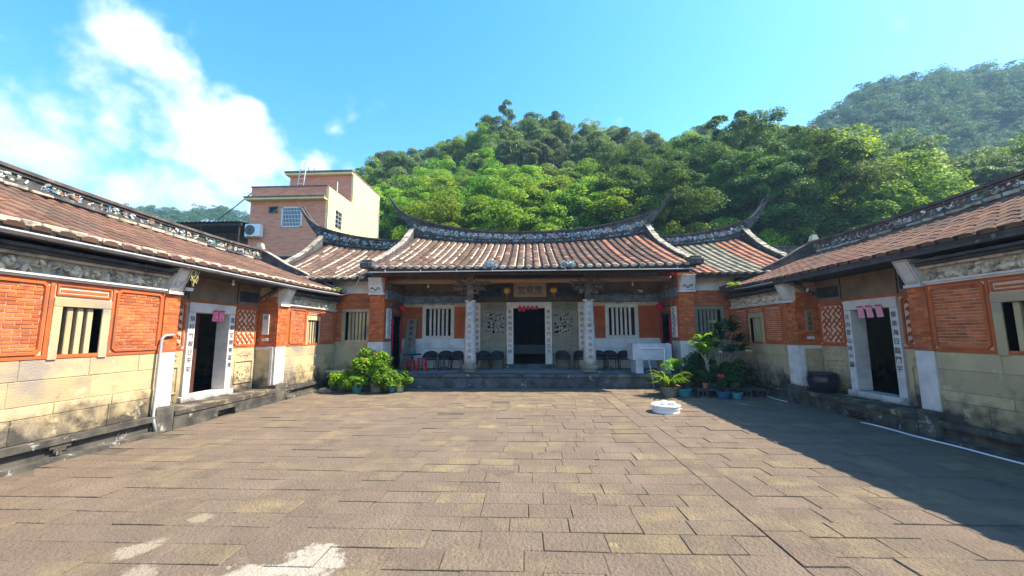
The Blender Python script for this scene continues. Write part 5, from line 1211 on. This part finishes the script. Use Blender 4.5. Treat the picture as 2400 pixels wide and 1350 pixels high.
# right group, partly in shade
r = pp('strap-leaved plant in the big grey pot at the shadow edge', 3.68, 10.55, .21, .26, m_pot['grey']); straps(r, (3.68, 10.55, .26), 60, .74, .036, l_strap, 1.25, 3); leafy(r, (3.66, 10.62, .75), (.18, .15, .25), 160, .07, l_pot, 6, z0=.25); straps(r, (3.68, 10.5, .24), 14, .34, .04, mat('tan_dead_leaf', (.55, .36, .14), (.4, .25, .1), 5, .2), .7, 9)
r = pp('bushy croton with red and orange leaves in the teal bowl', 4.08, 10.65, .21, .20, m_pot['teal']); leafy(r, (4.08, 10.65, .42), (.2, .18, .18), 260, .10, l_pot, 7, z0=.2); flowers(r, [(4.05, 10.5, .45), (4.16, 10.5, .5)], .05, m_orange); flowers(r, [(4.02, 10.48, .38)], .035, m_red)
r = pp('pale twiggy shrub with yellow leaves behind the teal bowl', 4.1, 11.1, .15, .2, m_pot['blue']); leafy(r, (4.1, 11.05, .85), (.30, .2, .26), 360, .07, l_strap, 8, z0=.2, clumps=18)
r = pp('dense dark bush against the pier in shade', 4.55, 11.5, .22, .25, m_pot['green']); leafy(r, (4.75, 11.35, .62), (.72, .45, .56), 4200, .075, l_pot2, 9, z0=.25, clumps=50)
be = thing('plank_bench', 'low plank bench on hollow blocks carrying small pots', 'bench', (5.2, 10.55, 0)); obj('plank', MB().cbox(4.35, 6.1, 10.42, 10.72, .17, .215, .008, .004), m_fascia, be)
for x in (4.5, 5.1, 5.62, 6.0):
    mb = MB(); mb.walls('y', 10.45, 10.69, x-.13, x+.13, 0, .168, [(x-.09, x-.015, .03, .14), (x+.015, x+.09, .03, .14)]); obj('hollow_block', mb, m_fascia, be)
r = pp('leafy plant in a terracotta pot on the plank bench near the teal bowl', 4.62, 10.57, .075, .14, m_pot['terra'], .215); leafy(r, (4.62, 10.57, .50), (.34, .26, .24), 800, .08, l_pot2, 10, z0=.34)
r = pp('leafy plant in a terracotta pot at the middle of the plank bench', 5.42, 10.57, .075, .14, m_pot['terra'], .215); leafy(r, (5.42, 10.57, .47), (.30, .24, .2), 700, .07, l_pot2, 11, z0=.34)
r = pp('red-flowered plant in a blue pot before the plank bench', 4.92, 10.25, .17, .18, m_pot['blue']); leafy(r, (4.92, 10.3, .38), (.2, .16, .16), 200, .08, l_pot2, 12, z0=.17); flowers(r, [(4.86, 10.3, .55), (4.95, 10.28, .56), (4.90, 10.24, .52)], .05, m_red)
r = pp('small plant in a second blue pot by the bench, no flowers', 5.22, 10.2, .14, .16, m_pot['teal']); leafy(r, (5.22, 10.22, .3), (.16, .14, .12), 180, .07, l_pot2, 13, z0=.15)
r = pp('dark low shrub beside the shaded house foot', 5.85, 10.95, .2, .22, m_pot['green']); leafy(r, (5.7, 11.0, .55), (.60, .42, .50), 3200, .09, l_pot2, 14, z0=.2, clumps=36)
def frangipani(label, x, y, tips, seed, lm, fl):
    r = pp(label, x, y, .2, .26, m_pot['green']); mb = MB(); q = random.Random(seed)
    for t in tips:
        mid = (x+(t[0]-x)*.35+q.gauss(0, .04), y+(t[1]-y)*.4, .26+(t[2]-.26)*.55); mb.tube([(x, y, .2), mid, t], [.022, .016, .012], 6)
    obj('stem', mb, m_pale, r, smooth=True)
    for i, t in enumerate(tips): straps(r, t, 22, .40, .05, lm, 1.7, seed+i)
    for p in fl: flowers(r, [p], .055, m_wpet)
frangipani('tall frangipani with long dark leaves and white flowers beside the pier', 5.35, 11.3, [(5.3, 11.1, 1.72), (5.75, 11.2, 1.68), (5.5, 11.4, 1.45), (5.05, 11.1, 1.5), (5.95, 11.3, 1.4), (5.85, 11.0, 1.15), (5.55, 11.0, 1.1), (5.2, 11.2, 1.2), (5.7, 11.3, 1.85)], 3, l_pot2, [(5.22, 10.9, 1.13), (5.98, 10.95, 1.16), (6.05, 10.95, 1.14)])
frangipani('slender frangipani with sunlit yellow leaves and bare twigs', 4.95, 11.0, [(4.78, 10.9, 1.42), (4.62, 10.85, 1.22), (4.75, 10.8, 1.08), (5.0, 10.9, 1.3)], 13, l_strap, [])

# ---------------------------------------------------------------- furniture on the porch
m_rattan = mat('dark_rattan', (.035, .04, .055), (.022, .025, .035), 30, .1, .6, .5, 90); m_steel = mat('black_steel', (.03, .03, .035), None, 5, 0, .4, spec=.5); m_redp = mat('red_plastic', (.45, .02, .02), (.38, .02, .02), 5, .05, .4, spec=.5)
def make_chair():
    r = raw('bistro_chair', None)
    mb = MB(); mb.cbox(-.21, .21, -.20, .20, .335, .365, .02); obj('seat', mb, m_rattan, r)
    ring = [(.235*math.cos(t), .03+.215*math.sin(t)) for t in np.linspace(-.15, math.pi+.15, 15)]
    lo_ = [.38]*15; hi_ = [.46+.17*math.sin(max(0, min(math.pi, t)))**.8 for t in np.linspace(-.15, math.pi+.15, 15)]
    mb = MB(); inner = [(x*.94, y*.94) for x, y in ring]
    mb.sheet([[(x, y, z) for (x, y), z in zip(ring, lo_)], [(x*1.03, y*1.03, (a+b)/2) for (x, y), a, b in zip(ring, lo_, hi_)], [(x*1.05, y*1.06, z) for (x, y), z in zip(ring, hi_)]]); mb.sheet([[(x, y, z) for (x, y), z in zip(inner, lo_)], [(x*1.05, y*1.06, z) for (x, y), z in zip(inner, hi_)]])
    obj('backrest', mb, m_rattan, r, smooth=True)
    mb = MB(); mb.tube([(ring[0][0]*1.0, -.16, .05)] + [(x*1.05, y*1.06, z) for (x, y), z in zip(ring, hi_)] + [(ring[-1][0], -.16, .05)], .012, 6); obj('back_rail', mb, m_steel, r, smooth=True)
    for sx in (-1, 1):
        for sy in (-1, 1): obj('leg', MB().tube([(sx*.19, sy*.17, .34), (sx*.22, sy*.20, 0)], .012, 6), m_steel, r)
    return r
ch0 = make_chair(); first = True
CH = [(-3.50, 13.55, 'rattan chair nearest the leaning board, left of the round table'), (-3.00, 13.78, 'rattan chair behind the round table'), (-2.58, 13.6, 'rattan chair between the round table and the column'), (-2.10, 13.75, 'rattan chair half hidden behind the inscribed column by the round table'),
      (-1.62, 13.62, 'rattan chair just inside the column, left of the door'), (-1.14, 13.62, 'rattan chair closest to the door on its left'), (1.15, 13.62, 'rattan chair closest to the door on its right'), (1.78, 13.62, 'rattan chair just inside the column, right of the door'),
      (2.42, 13.75, 'rattan chair just outside the column on the concrete tank side'), (2.83, 13.72, 'rattan chair behind the table near the concrete tank'), (3.32, 13.66, 'rattan chair nearest the concrete tank')]
for x, y, lb in CH:
    c = ch0 if first else copy_tree(ch0); first = False
    c.location = (x, y, .43); c.rotation_euler = (0, 0, rnd.gauss(0, .12)); tag(c, 'dark ' + lb, 'chair', 'rattan chairs on the porch')
def make_table():
    r = raw('round_table', None); mb = MB(); mb.lathe([(.29, .525), (.315, .535), (.315, .55), (.30, .558)], (0, 0, 0), 28); obj('table_top', mb, m_rattan, r)
    mb = MB(); mb.lathe([(.03, .06), (.025, .52)], (0, 0, 0), 10); obj('stem', mb, m_steel, r)
    for k in range(4):
        a = math.pi/4+k*math.pi/2; obj('foot', MB().tube([(0, 0, .14), (.14*math.cos(a), .14*math.sin(a), .10), (.24*math.cos(a), .24*math.sin(a), .0)], .013, 6), m_steel, r)
    return r
t0 = make_table()
for i, (x, y, lb) in enumerate(((-2.92, 13.2, 'dark round table among the chairs left of the column'), (-4.02, 13.2, 'dark round table with a blue basin near the side doorway'), (2.62, 13.2, 'dark round table near the concrete tank'))):
    c = t0 if i == 0 else copy_tree(t0); c.location = (x, y, .43); tag(c, lb, 'table', 'round tables on the porch')
def make_stool():
    r = raw('plastic_stool', None); mb = MB(); mb.cbox(-.13, .13, -.13, .13, .40, .43, .02); obj('seat', mb, m_redp, r)
    for sx in (-1, 1):
        for sy in (-1, 1):
            p = (sx*.11, sy*.11, .41); q = (sx*.15, sy*.15, 0); obj('leg', MB().hexa([(q[0]-.025, q[1]-.025, 0), (q[0]+.025, q[1]-.025, 0), (q[0]+.025, q[1]+.025, 0), (q[0]-.025, q[1]+.025, 0), (p[0]-.02, p[1]-.02, .41), (p[0]+.02, p[1]-.02, .41), (p[0]+.02, p[1]+.02, .41), (p[0]-.02, p[1]+.02, .41)]), m_redp, r)
    mb = MB()
    for (a, b) in (((-.13, -.13), (.13, -.13)), ((.13, -.13), (.13, .13)), ((.13, .13), (-.13, .13)), ((-.13, .13), (-.13, -.13))): mb.tube([(a[0], a[1], .17), (b[0], b[1], .17)], .012, 5)
    obj('stretcher', mb, m_redp, r); return r
s0 = make_stool(); s0.location = (-3.62, 12.95, .43); tag(s0, 'red plastic stool standing clear beside the basin table', 'stool', 'red stools'); c = copy_tree(s0); c.location = (-4.05, 13.05, .43); c.scale = (1, 1, .8); tag(c, 'red plastic stool pushed under the basin table', 'stool', 'red stools')
ba = thing('basin', 'small blue basin with twigs on the round table', 'basin', (-4.02, 13.2, .988)); obj('bowl', MB().lathe([(.09, 0), (.14, .10), (.15, .11), (.13, .10), (.08, .02)], (-4.02, 13.2, .988), 16), m_pot['teal'], ba); mb = MB()
for i in range(12): a = rnd.random()*6.28; mb.tube([(-4.02, 13.2, 1.02), (-4.02+.2*math.cos(a), 13.2+.15*math.sin(a), 1.02+rnd.uniform(.15, .3))], .004, 4)
obj('twigs', mb, m_pale, ba)
lb_ = thing('leaning_board', 'grey inscribed plank leaning on the porch wall', 'board', (-4.35, 13.9, .43)); mb = MB(); mb.hexa([(-4.56, 13.70, .43), (-4.16, 13.70, .43), (-4.16, 13.74, .43), (-4.56, 13.74, .43), (-4.52, 14.10, 2.22), (-4.14, 14.10, 2.22), (-4.14, 14.14, 2.22), (-4.52, 14.14, 2.22)]); obj('plank', mb, mat('grey_plank', (.25, .21, .18), (.18, .15, .13), 4, .05, .85, .3, 40, stretch=(6, 6, .5)), lb_)
writing('lettering', '敬義貢有士人', .17, .215, (-4.34, 14.07, 2.10), (1, 0, 0), (0, .222, .975), m_ink, lb_)
# concrete tank at the porch edge
tk = thing('concrete_tank', 'whitewashed concrete water tank on legs at the porch edge', 'tank', (3.76, 12.4, .43)); m_tk = mat('painted_concrete', (.50, .53, .57), (.38, .41, .45), 4, .04, .85, .3, 30, stain=(.26, .28, .31), stain_amt=.5)
obj('tank_body', MB().walls('y', 12.14, 12.22, 3.18, 4.36, .84, 1.33).walls('y', 12.72, 12.8, 3.18, 4.36, .84, 1.33).box(3.18, 3.26, 12.22, 12.72, .84, 1.33).box(4.28, 4.36, 12.22, 12.72, .84, 1.33).box(3.26, 4.28, 12.22, 12.72, .84, .9), m_tk, tk)
obj('tank_leg', MB().cbox(3.27, 3.49, 12.15, 12.79, .43, .838, .008), m_tk, tk); obj('tank_leg', MB().cbox(4.10, 4.32, 12.15, 12.79, .43, .838, .008), m_tk, tk)
obj('water_pipe', MB().tube([(3.42, 12.11, 1.20), (4.12, 12.11, 1.20), (4.13, 12.11, 1.19), (4.13, 12.11, .75)], .018, 8), m_metal, tk)
mb = MB()
for i in range(9): mb.cbox(3.2+.128*i, 3.3+.128*i, 12.16, 12.23, 1.331, 1.345+rnd.random()*.015, .006, .004)
obj('rim_mortar', mb, m_tk, tk, kind='stuff')
tag(obj('drain_pipe', MB().tube([(3.72, 11.98, .02), (3.68, 11.99, .42), (3.63, 12.06, .86)], .02, 8), m_pvc, smooth=True), 'grey drain pipe running down in front of the concrete tank', 'pipe')
bk = thing('bucket', 'grey bucket beside the concrete tank', 'bucket', (4.5, 12.2, .43)); obj('shell', MB().lathe([(.14, 0), (.18, .36), (.19, .37), (.17, .36), (.13, .03)], (4.52, 12.5, .43), 18), m_pot['blue'], bk)
# signboard, lanterns, bulbs, papers
sg = thing('signboard', 'wooden plaque of three black characters over the main door', 'sign', (.04, 13.95, 3.0)); mb = MB(); mb.hexa([(-.56, 14.06, 3.0), (.64, 14.06, 3.0), (.64, 14.12, 3.0), (-.56, 14.12, 3.0), (-.56, 13.88, 3.50), (.64, 13.88, 3.50), (.64, 13.94, 3.50), (-.56, 13.94, 3.50)])
obj('board', mb, mat('sign_wood', (.36, .27, .205), (.30, .22, .17), 4, .02, .7, .15, 40, stretch=(.6, 6, 6)), sg); upv = Vector((0, -.18, .5)).normalized()
writing('lettering', '堂章豫', .30, .31, (-.27, 13.963, 3.27), (1, 0, 0), tuple(upv), m_ink, sg, .0, True)
mb = MB()
for (a, b, c, d_) in ((-.56, .64, 0, .03), (-.56, .64, .47, .5), (-.56, -.52, .03, .47), (.60, .64, .03, .47)):
    pf = lambda h, q, o: (h, 14.06-.18*q/.5-o, 3.0+q)
    mb.hexa([pf(a, c, 0), pf(b, c, 0), pf(b, c, .02), pf(a, c, .02), pf(a, d_, 0), pf(b, d_, 0), pf(b, d_, .02), pf(a, d_, .02)])
obj('frame', mb, m_tan, sg); pf = lambda h, q, o: (h, 14.06-.18*q/.5-o, 3.0+q); obj('inked_rule', MB().hexa([pf(-.43, .10, 0), pf(.51, .10, 0), pf(.51, .10, .006), pf(-.43, .10, .006), pf(-.43, .118, 0), pf(.51, .118, 0), pf(.51, .118, .006), pf(-.43, .118, .006)]), m_ink, sg)
tube_l = mat('lamp_tube', (.85, .80, .68), None, 3, 0, .4); tag(obj('lamp_tube', MB().cbox(-.54, .62, 13.80, 13.86, 3.535, 3.60, .015), tube_l), 'cream unlit lamp tube above the signboard', 'lamp')
m_lan = mat('yellow_lantern_paper', (.62, .36, .06), (.52, .28, .05), 6, .05, .6)
for x, lb2 in ((-.78, 'round yellow paper lantern left of the signboard'), (.89, 'round yellow paper lantern right of the signboard')):
    ln_ = thing('paper_lantern', lb2, 'lantern', (x, 13.6, 3.2), 'yellow lanterns by the sign'); mb = MB(); n = 18
    mb.lathe([(.03, -.12)]+[(.13*math.sin(t)*(1+.03*math.cos(t*18)), -.12*math.cos(t)) for t in np.linspace(.3, 2.85, 15)]+[(.03, .12)], (x, 13.6, 3.2), n); obj('shade', mb, m_lan, ln_, smooth=True)
    obj('cord', MB().tube([(x, 13.6, 3.31), (x, 13.6, 3.80)], .005, 5), m_ink, ln_); obj('tassel', MB().tube([(x, 13.6, 3.08), (x, 13.6, 3.02), (x+.01, 13.6, 2.88)], [.025, .018, .010], 6), m_tan, ln_)
for x, lb2 in ((-3.52, 'bare light bulb hanging over the round table by the basin'), (3.55, 'bare light bulb hanging over the concrete tank side')):
    b_ = thing('light_bulb', lb2, 'bulb', (x, 13.2, 3.3), 'bare bulbs on the porch'); obj('glass', MB().lathe([(.012, .06), (.02, .03), (.035, -.01), (.03, -.045), (.01, -.06)], (x, 13.2, 3.33), 12), mat('milky_glass', (.8, .76, .66), None, 3, 0, .2, spec=.5), b_, smooth=True); obj('holder', MB().lathe([(.018, 0), (.018, .06)], (x, 13.2, 3.385), 8), m_white, b_); obj('cord', MB().tube([(x, 13.2, 3.44), (x, 13.2, 3.78)], .004, 4), m_ink, b_)
m_pinkp = mat('pink_paper', (.78, .17, .30), (.70, .13, .25), 8, .05, .8); m_redpap = mat('red_paper', (.60, .03, .06), (.5, .02, .05), 8, .08, .8)
def paper(label, c, right, w2, hgt, mt, grp, mark=True, redtop=False):
    c = Vector(c); right = Vector(right); n = right.cross(Vector((0, 0, 1))); r = thing('door_paper', label, 'paper', tuple(c), grp); rows = []
    for i in range(6): t = i/5; rows.append([c+right*(q*w2*(1+.12*t))+Vector((0, 0, -hgt*t))+n*(.006+.012*math.sin(t*3+c.y)) for q in (-1, -.3, .3, 1)])
    mb = MB(); mb.sheet(rows); mb.sheet([[p-n*.003 for p in rw] for rw in rows]); obj('sheet', mb, mt, r)
    if mark: writing('lettering', '福', w2*1.1, .1, c+Vector((0, 0, -hgt*.62))+n*.028, tuple(right), (0, 0, 1), mat('pale_ink', (.75, .5, .6), None, 3, 0), r)
    mb = MB(); mb.sheet([[c+right*(q*w2*1.02)+Vector((0, 0, z))+n*.026 for q in (-1, 1)] for z in (0, -.025)]); obj('band', mb, m_redpap, r)
for y, lb2 in ((8.08, 'pink paper slip on the sunlit lintel, nearer the open courtyard'), (8.25, 'pink paper slip on the sunlit lintel, nearer the main hall')): paper(lb2, (-6.825, y, 2.19), (0, 1, 0), .065, .24, m_pinkp, 'pink slips on the sunlit door')
for y, lb2 in ((8.22, 'pink paper slip on the shaded lintel, nearest the main hall'), (8.02, 'middle pink paper slip on the shaded lintel'), (7.80, 'pink paper slip on the shaded lintel, farthest from the main hall')): paper(lb2, (6.825, y, 2.19), (0, -1, 0), .065, .24, mat('pale_pink_paper', (.78, .33, .42), (.70, .27, .36), 8, .05, .8), 'pink slips on the shaded door')
for i, x in enumerate((-.31, -.16, 0, .16, .31)): paper(('first', 'second', 'third', 'fourth', 'fifth')[i] + ' red paper slip from the left on the main door lintel', (x-.03, 14.06, 2.67), (1, 0, 0), .05, (.19, .20, .14, .14, .13)[i], m_redpap, 'red slips over the main door', False)
for s, sd in ((-1, 'beside the basin table'), (1, 'beside the concrete tank')):
    for y, q in ((13.03, 'outer'), (13.90, 'inner')):
        mb = MB(); mb.cbox(s*4.665, s*4.685, y-.05, y+.05, 1.0 if s < 0 else .9, 2.22, .003); tag(obj('red_couplet', mb, m_redpap), f'long red paper strip on the {q} jamb of the side doorway {sd}', 'couplet')
    l_ = thing('red_lantern', f'small round red lantern over the side doorway {sd}', 'lantern', (s*4.5, 13.45, 2.55)); obj('shade', MB().lathe([(.02, -.11)]+[(.115*math.sin(t), -.11*math.cos(t)) for t in np.linspace(.3, 2.85, 9)]+[(.02, .11)], (s*4.5, 13.45, 2.58), 16), m_redpap, l_, smooth=True); obj('cord', MB().tube([(s*4.5, 13.45, 2.68), (s*4.5, 13.45, 3.75)], .004, 4), m_ink, l_)
# inside the hall: altar table and blue picture
al = thing('altar_table', 'dark altar table in the gloom behind the main door', 'table', (0, 18.2, .4)); obj('table_top', MB().cbox(-.9, .9, 17.9, 18.5, 1.15, 1.22, .01), m_timber, al); obj('cloth', MB().box(-.8, .8, 17.88, 17.895, .75, 1.15), m_pot['blue'], al)
for x in (-.82, .82):
    for y in (17.96, 18.44): obj('leg', MB().box(x-.04, x+.04, y-.04, y+.04, .4, 1.15), m_timber, al)
pc = thing('picture', 'blue framed picture at the back of the dark hall', 'picture', (0, 19.9, 2.2)); obj('canvas', MB().box(-.42, .42, 19.90, 19.93, 1.9, 2.7), mat('blue_picture', (.10, .22, .38), (.06, .14, .26), 3, 0, .6), pc); obj('frame', MB().box(-.46, .46, 19.94, 19.97, 1.86, 2.74), m_timber, pc)
# courtyard things
bn = thing('enamel_tub', 'low round white tub with lid standing on the sunny paving', 'tub', (2.87, 8.5, 0)); mb = MB(); mb.lathe([(.27, 0), (.275, .01), (.275, .03), (.262, .036), (.262, .08), (.28, .085), (.28, .097), (.265, .10), (.265, .14), (.295, .145), (.295, .157), (.285, .166), (.275, .152), (.01, .150)], (2.87, 8.5, 0), 36); obj('tub', mb, m_metal, bn)
obj('tub_handle', MB().tube([(3.13, 8.42, .08), (3.18, 8.42, .08), (3.18, 8.52, .08), (3.13, 8.52, .08)], .008, 5), m_metal, bn)
tag(obj('glass_jar', MB().lathe([(.05, 0), (.065, .02), (.065, .08), (.05, .095)], (2.83, 8.48, .151), 14), m_metal), 'small pale jar on the white tub, nearer the hall axis', 'jar'); tag(obj('glass_jar', MB().lathe([(.06, 0), (.085, .015), (.085, .05), (.06, .065)], (3.0, 8.52, .151), 14), mat('pale_blue_plastic', (.55, .65, .72), None, 4, 0, .3)), 'low pale blue dish on the white tub', 'dish')
mb = MB(); mb.tube([(6.05, 7.55, .018), (6.10, 7.37, .018), (6.11, 7.0, .018), (6.08, 6.65, .018), (6.10, 6.3, .018), (6.13, 6.0, .018), (6.12, 5.5, .018), (6.15, 4.6, .018), (6.16, 3.4, .018)], .012, 8); tag(obj('water_hose', mb, m_metal, smooth=True), 'white hose lying along the foot of the shaded house', 'hose')
mb = MB(); mb.tube([(6.1, 10.9, .2), (6.12, 10.5, .03), (6.10, 10.1, .018), (6.14, 9.7, .018)], .008, 6); tag(obj('water_hose', mb, m_metal, smooth=True), 'thin white hose coming down behind the plank bench', 'hose')
vt = thing('water_vat', 'dark glazed water vat in the shaded recess', 'vat', (6.58, 9.15, .33)); obj('jar', MB().lathe([(.18, 0), (.22, .02), (.28, .20), (.29, .30), (.25, .38), (.27, .40), (.27, .42), (.24, .42), (.22, .36), (.05, .3)], (6.58, 9.12, .33), 24), mat('dark_glaze', (.02, .022, .035), None, 4, 0, .3, spec=.5), vt, smooth=True); obj('lid', MB().lathe([(.26, .421), (.26, .435), (.02, .45)], (6.58, 9.12, .33), 24), m_timber, vt)
fl_ = thing('floodlight', 'small white floodlight fixed near the corbel of the sunlit house', 'lamp', (-6.45, 6.95, 2.55)); obj('head', MB().cbox(-6.52, -6.40, 6.85, 7.02, 2.49, 2.55, .01), m_white, fl_); obj('arm', MB().tube([(-6.46, 6.9, 2.55), (-6.5, 6.85, 2.66), (-6.55, 6.72, 2.70)], .01, 5), m_pvc, fl_)
cw = MB()
for k in range(6): cw.tube([(-6.14+.03*math.sin(k*2+t*5), 6.66+.10*t+.05*math.sin(k+t*9), 2.86-.16*math.sin(t*3.14)*(1+.2*k)) for t in np.linspace(0, 1, 9)], .005, 4)
tag(obj('cable_tangle', cw, mat('yellowed_cable', (.45, .43, .20), None, 5, 0)), 'tangle of thin cables hanging at the sunlit near corbel', 'cable')
b_ = thing('light_bulb', 'bare light bulb under the eave of the sunlit house', 'bulb', (-6.5, 8.1, 2.75), ); obj('glass', MB().lathe([(.012, .05), (.03, .02), (.032, -.01), (.02, -.04)], (-6.5, 8.1, 2.78), 12), MATS['milky_glass'], b_, smooth=True); obj('holder', MB().lathe([(.018, 0), (.018, .06)], (-6.5, 8.1, 2.82), 8), m_white, b_)
b_ = thing('light_bulb', 'pale double lamp socket under the eave of the shaded house', 'bulb', (6.6, 9.3, 2.6)); obj('glass', MB().lathe([(.012, .05), (.03, .02), (.032, -.01), (.02, -.04)], (6.6, 9.35, 2.66), 12), MATS['milky_glass'], b_, smooth=True); obj('holder', MB().tube([(6.6, 9.35, 2.70), (6.68, 9.38, 2.72), (6.84, 9.42, 2.72)], .015, 6), m_white, b_)
# weeds on the roofs
rsW = np.random.RandomState(8)
for (c, lb2) in (((-5.05, 12.0, 4.0), 'small green weed growing on the sunlit verge foot of the main roof'), ((4.95, 12.0, 3.98), 'small green weed on the shaded verge foot of the main roof'), ((-6.1, 11.9, 3.08), 'green weed at the eave end of the sunlit house'), ((6.12, 11.6, 3.1), 'yellow green weed at the eave end of the shaded house')):
    V, F_ = leaf_cloud(rsW, [(c[0]+rsW.normal()*.1, c[1]+rsW.normal()*.12, c[2]) for _ in range(8)], [.07]*8, 30, .05); tag(obj('roof_weed', soup('roof_weed', V, F_, [l_yel]), l_yel), lb2, 'weed')

# ---------------------------------------------------------------- air: thin even haze round everything
HZ = bpy.data.materials.new('haze'); HZ.use_nodes = True; T = HZ.node_tree; T.nodes.clear(); vo = T.nodes.new('ShaderNodeVolumePrincipled'); oo = T.nodes.new('ShaderNodeOutputMaterial'); T.links.new(vo.outputs[0], oo.inputs['Volume'])
vo.inputs['Color'].default_value = (.38, .66, 1.0, 1); vo.inputs['Density'].default_value = .0008; vo.inputs['Anisotropy'].default_value = .2
HAZE = True
if HAZE:
    hz = obj('haze', MB().box(-470, 470, -420, 470, -1.2, 128), HZ); hz['kind'] = 'stuff'
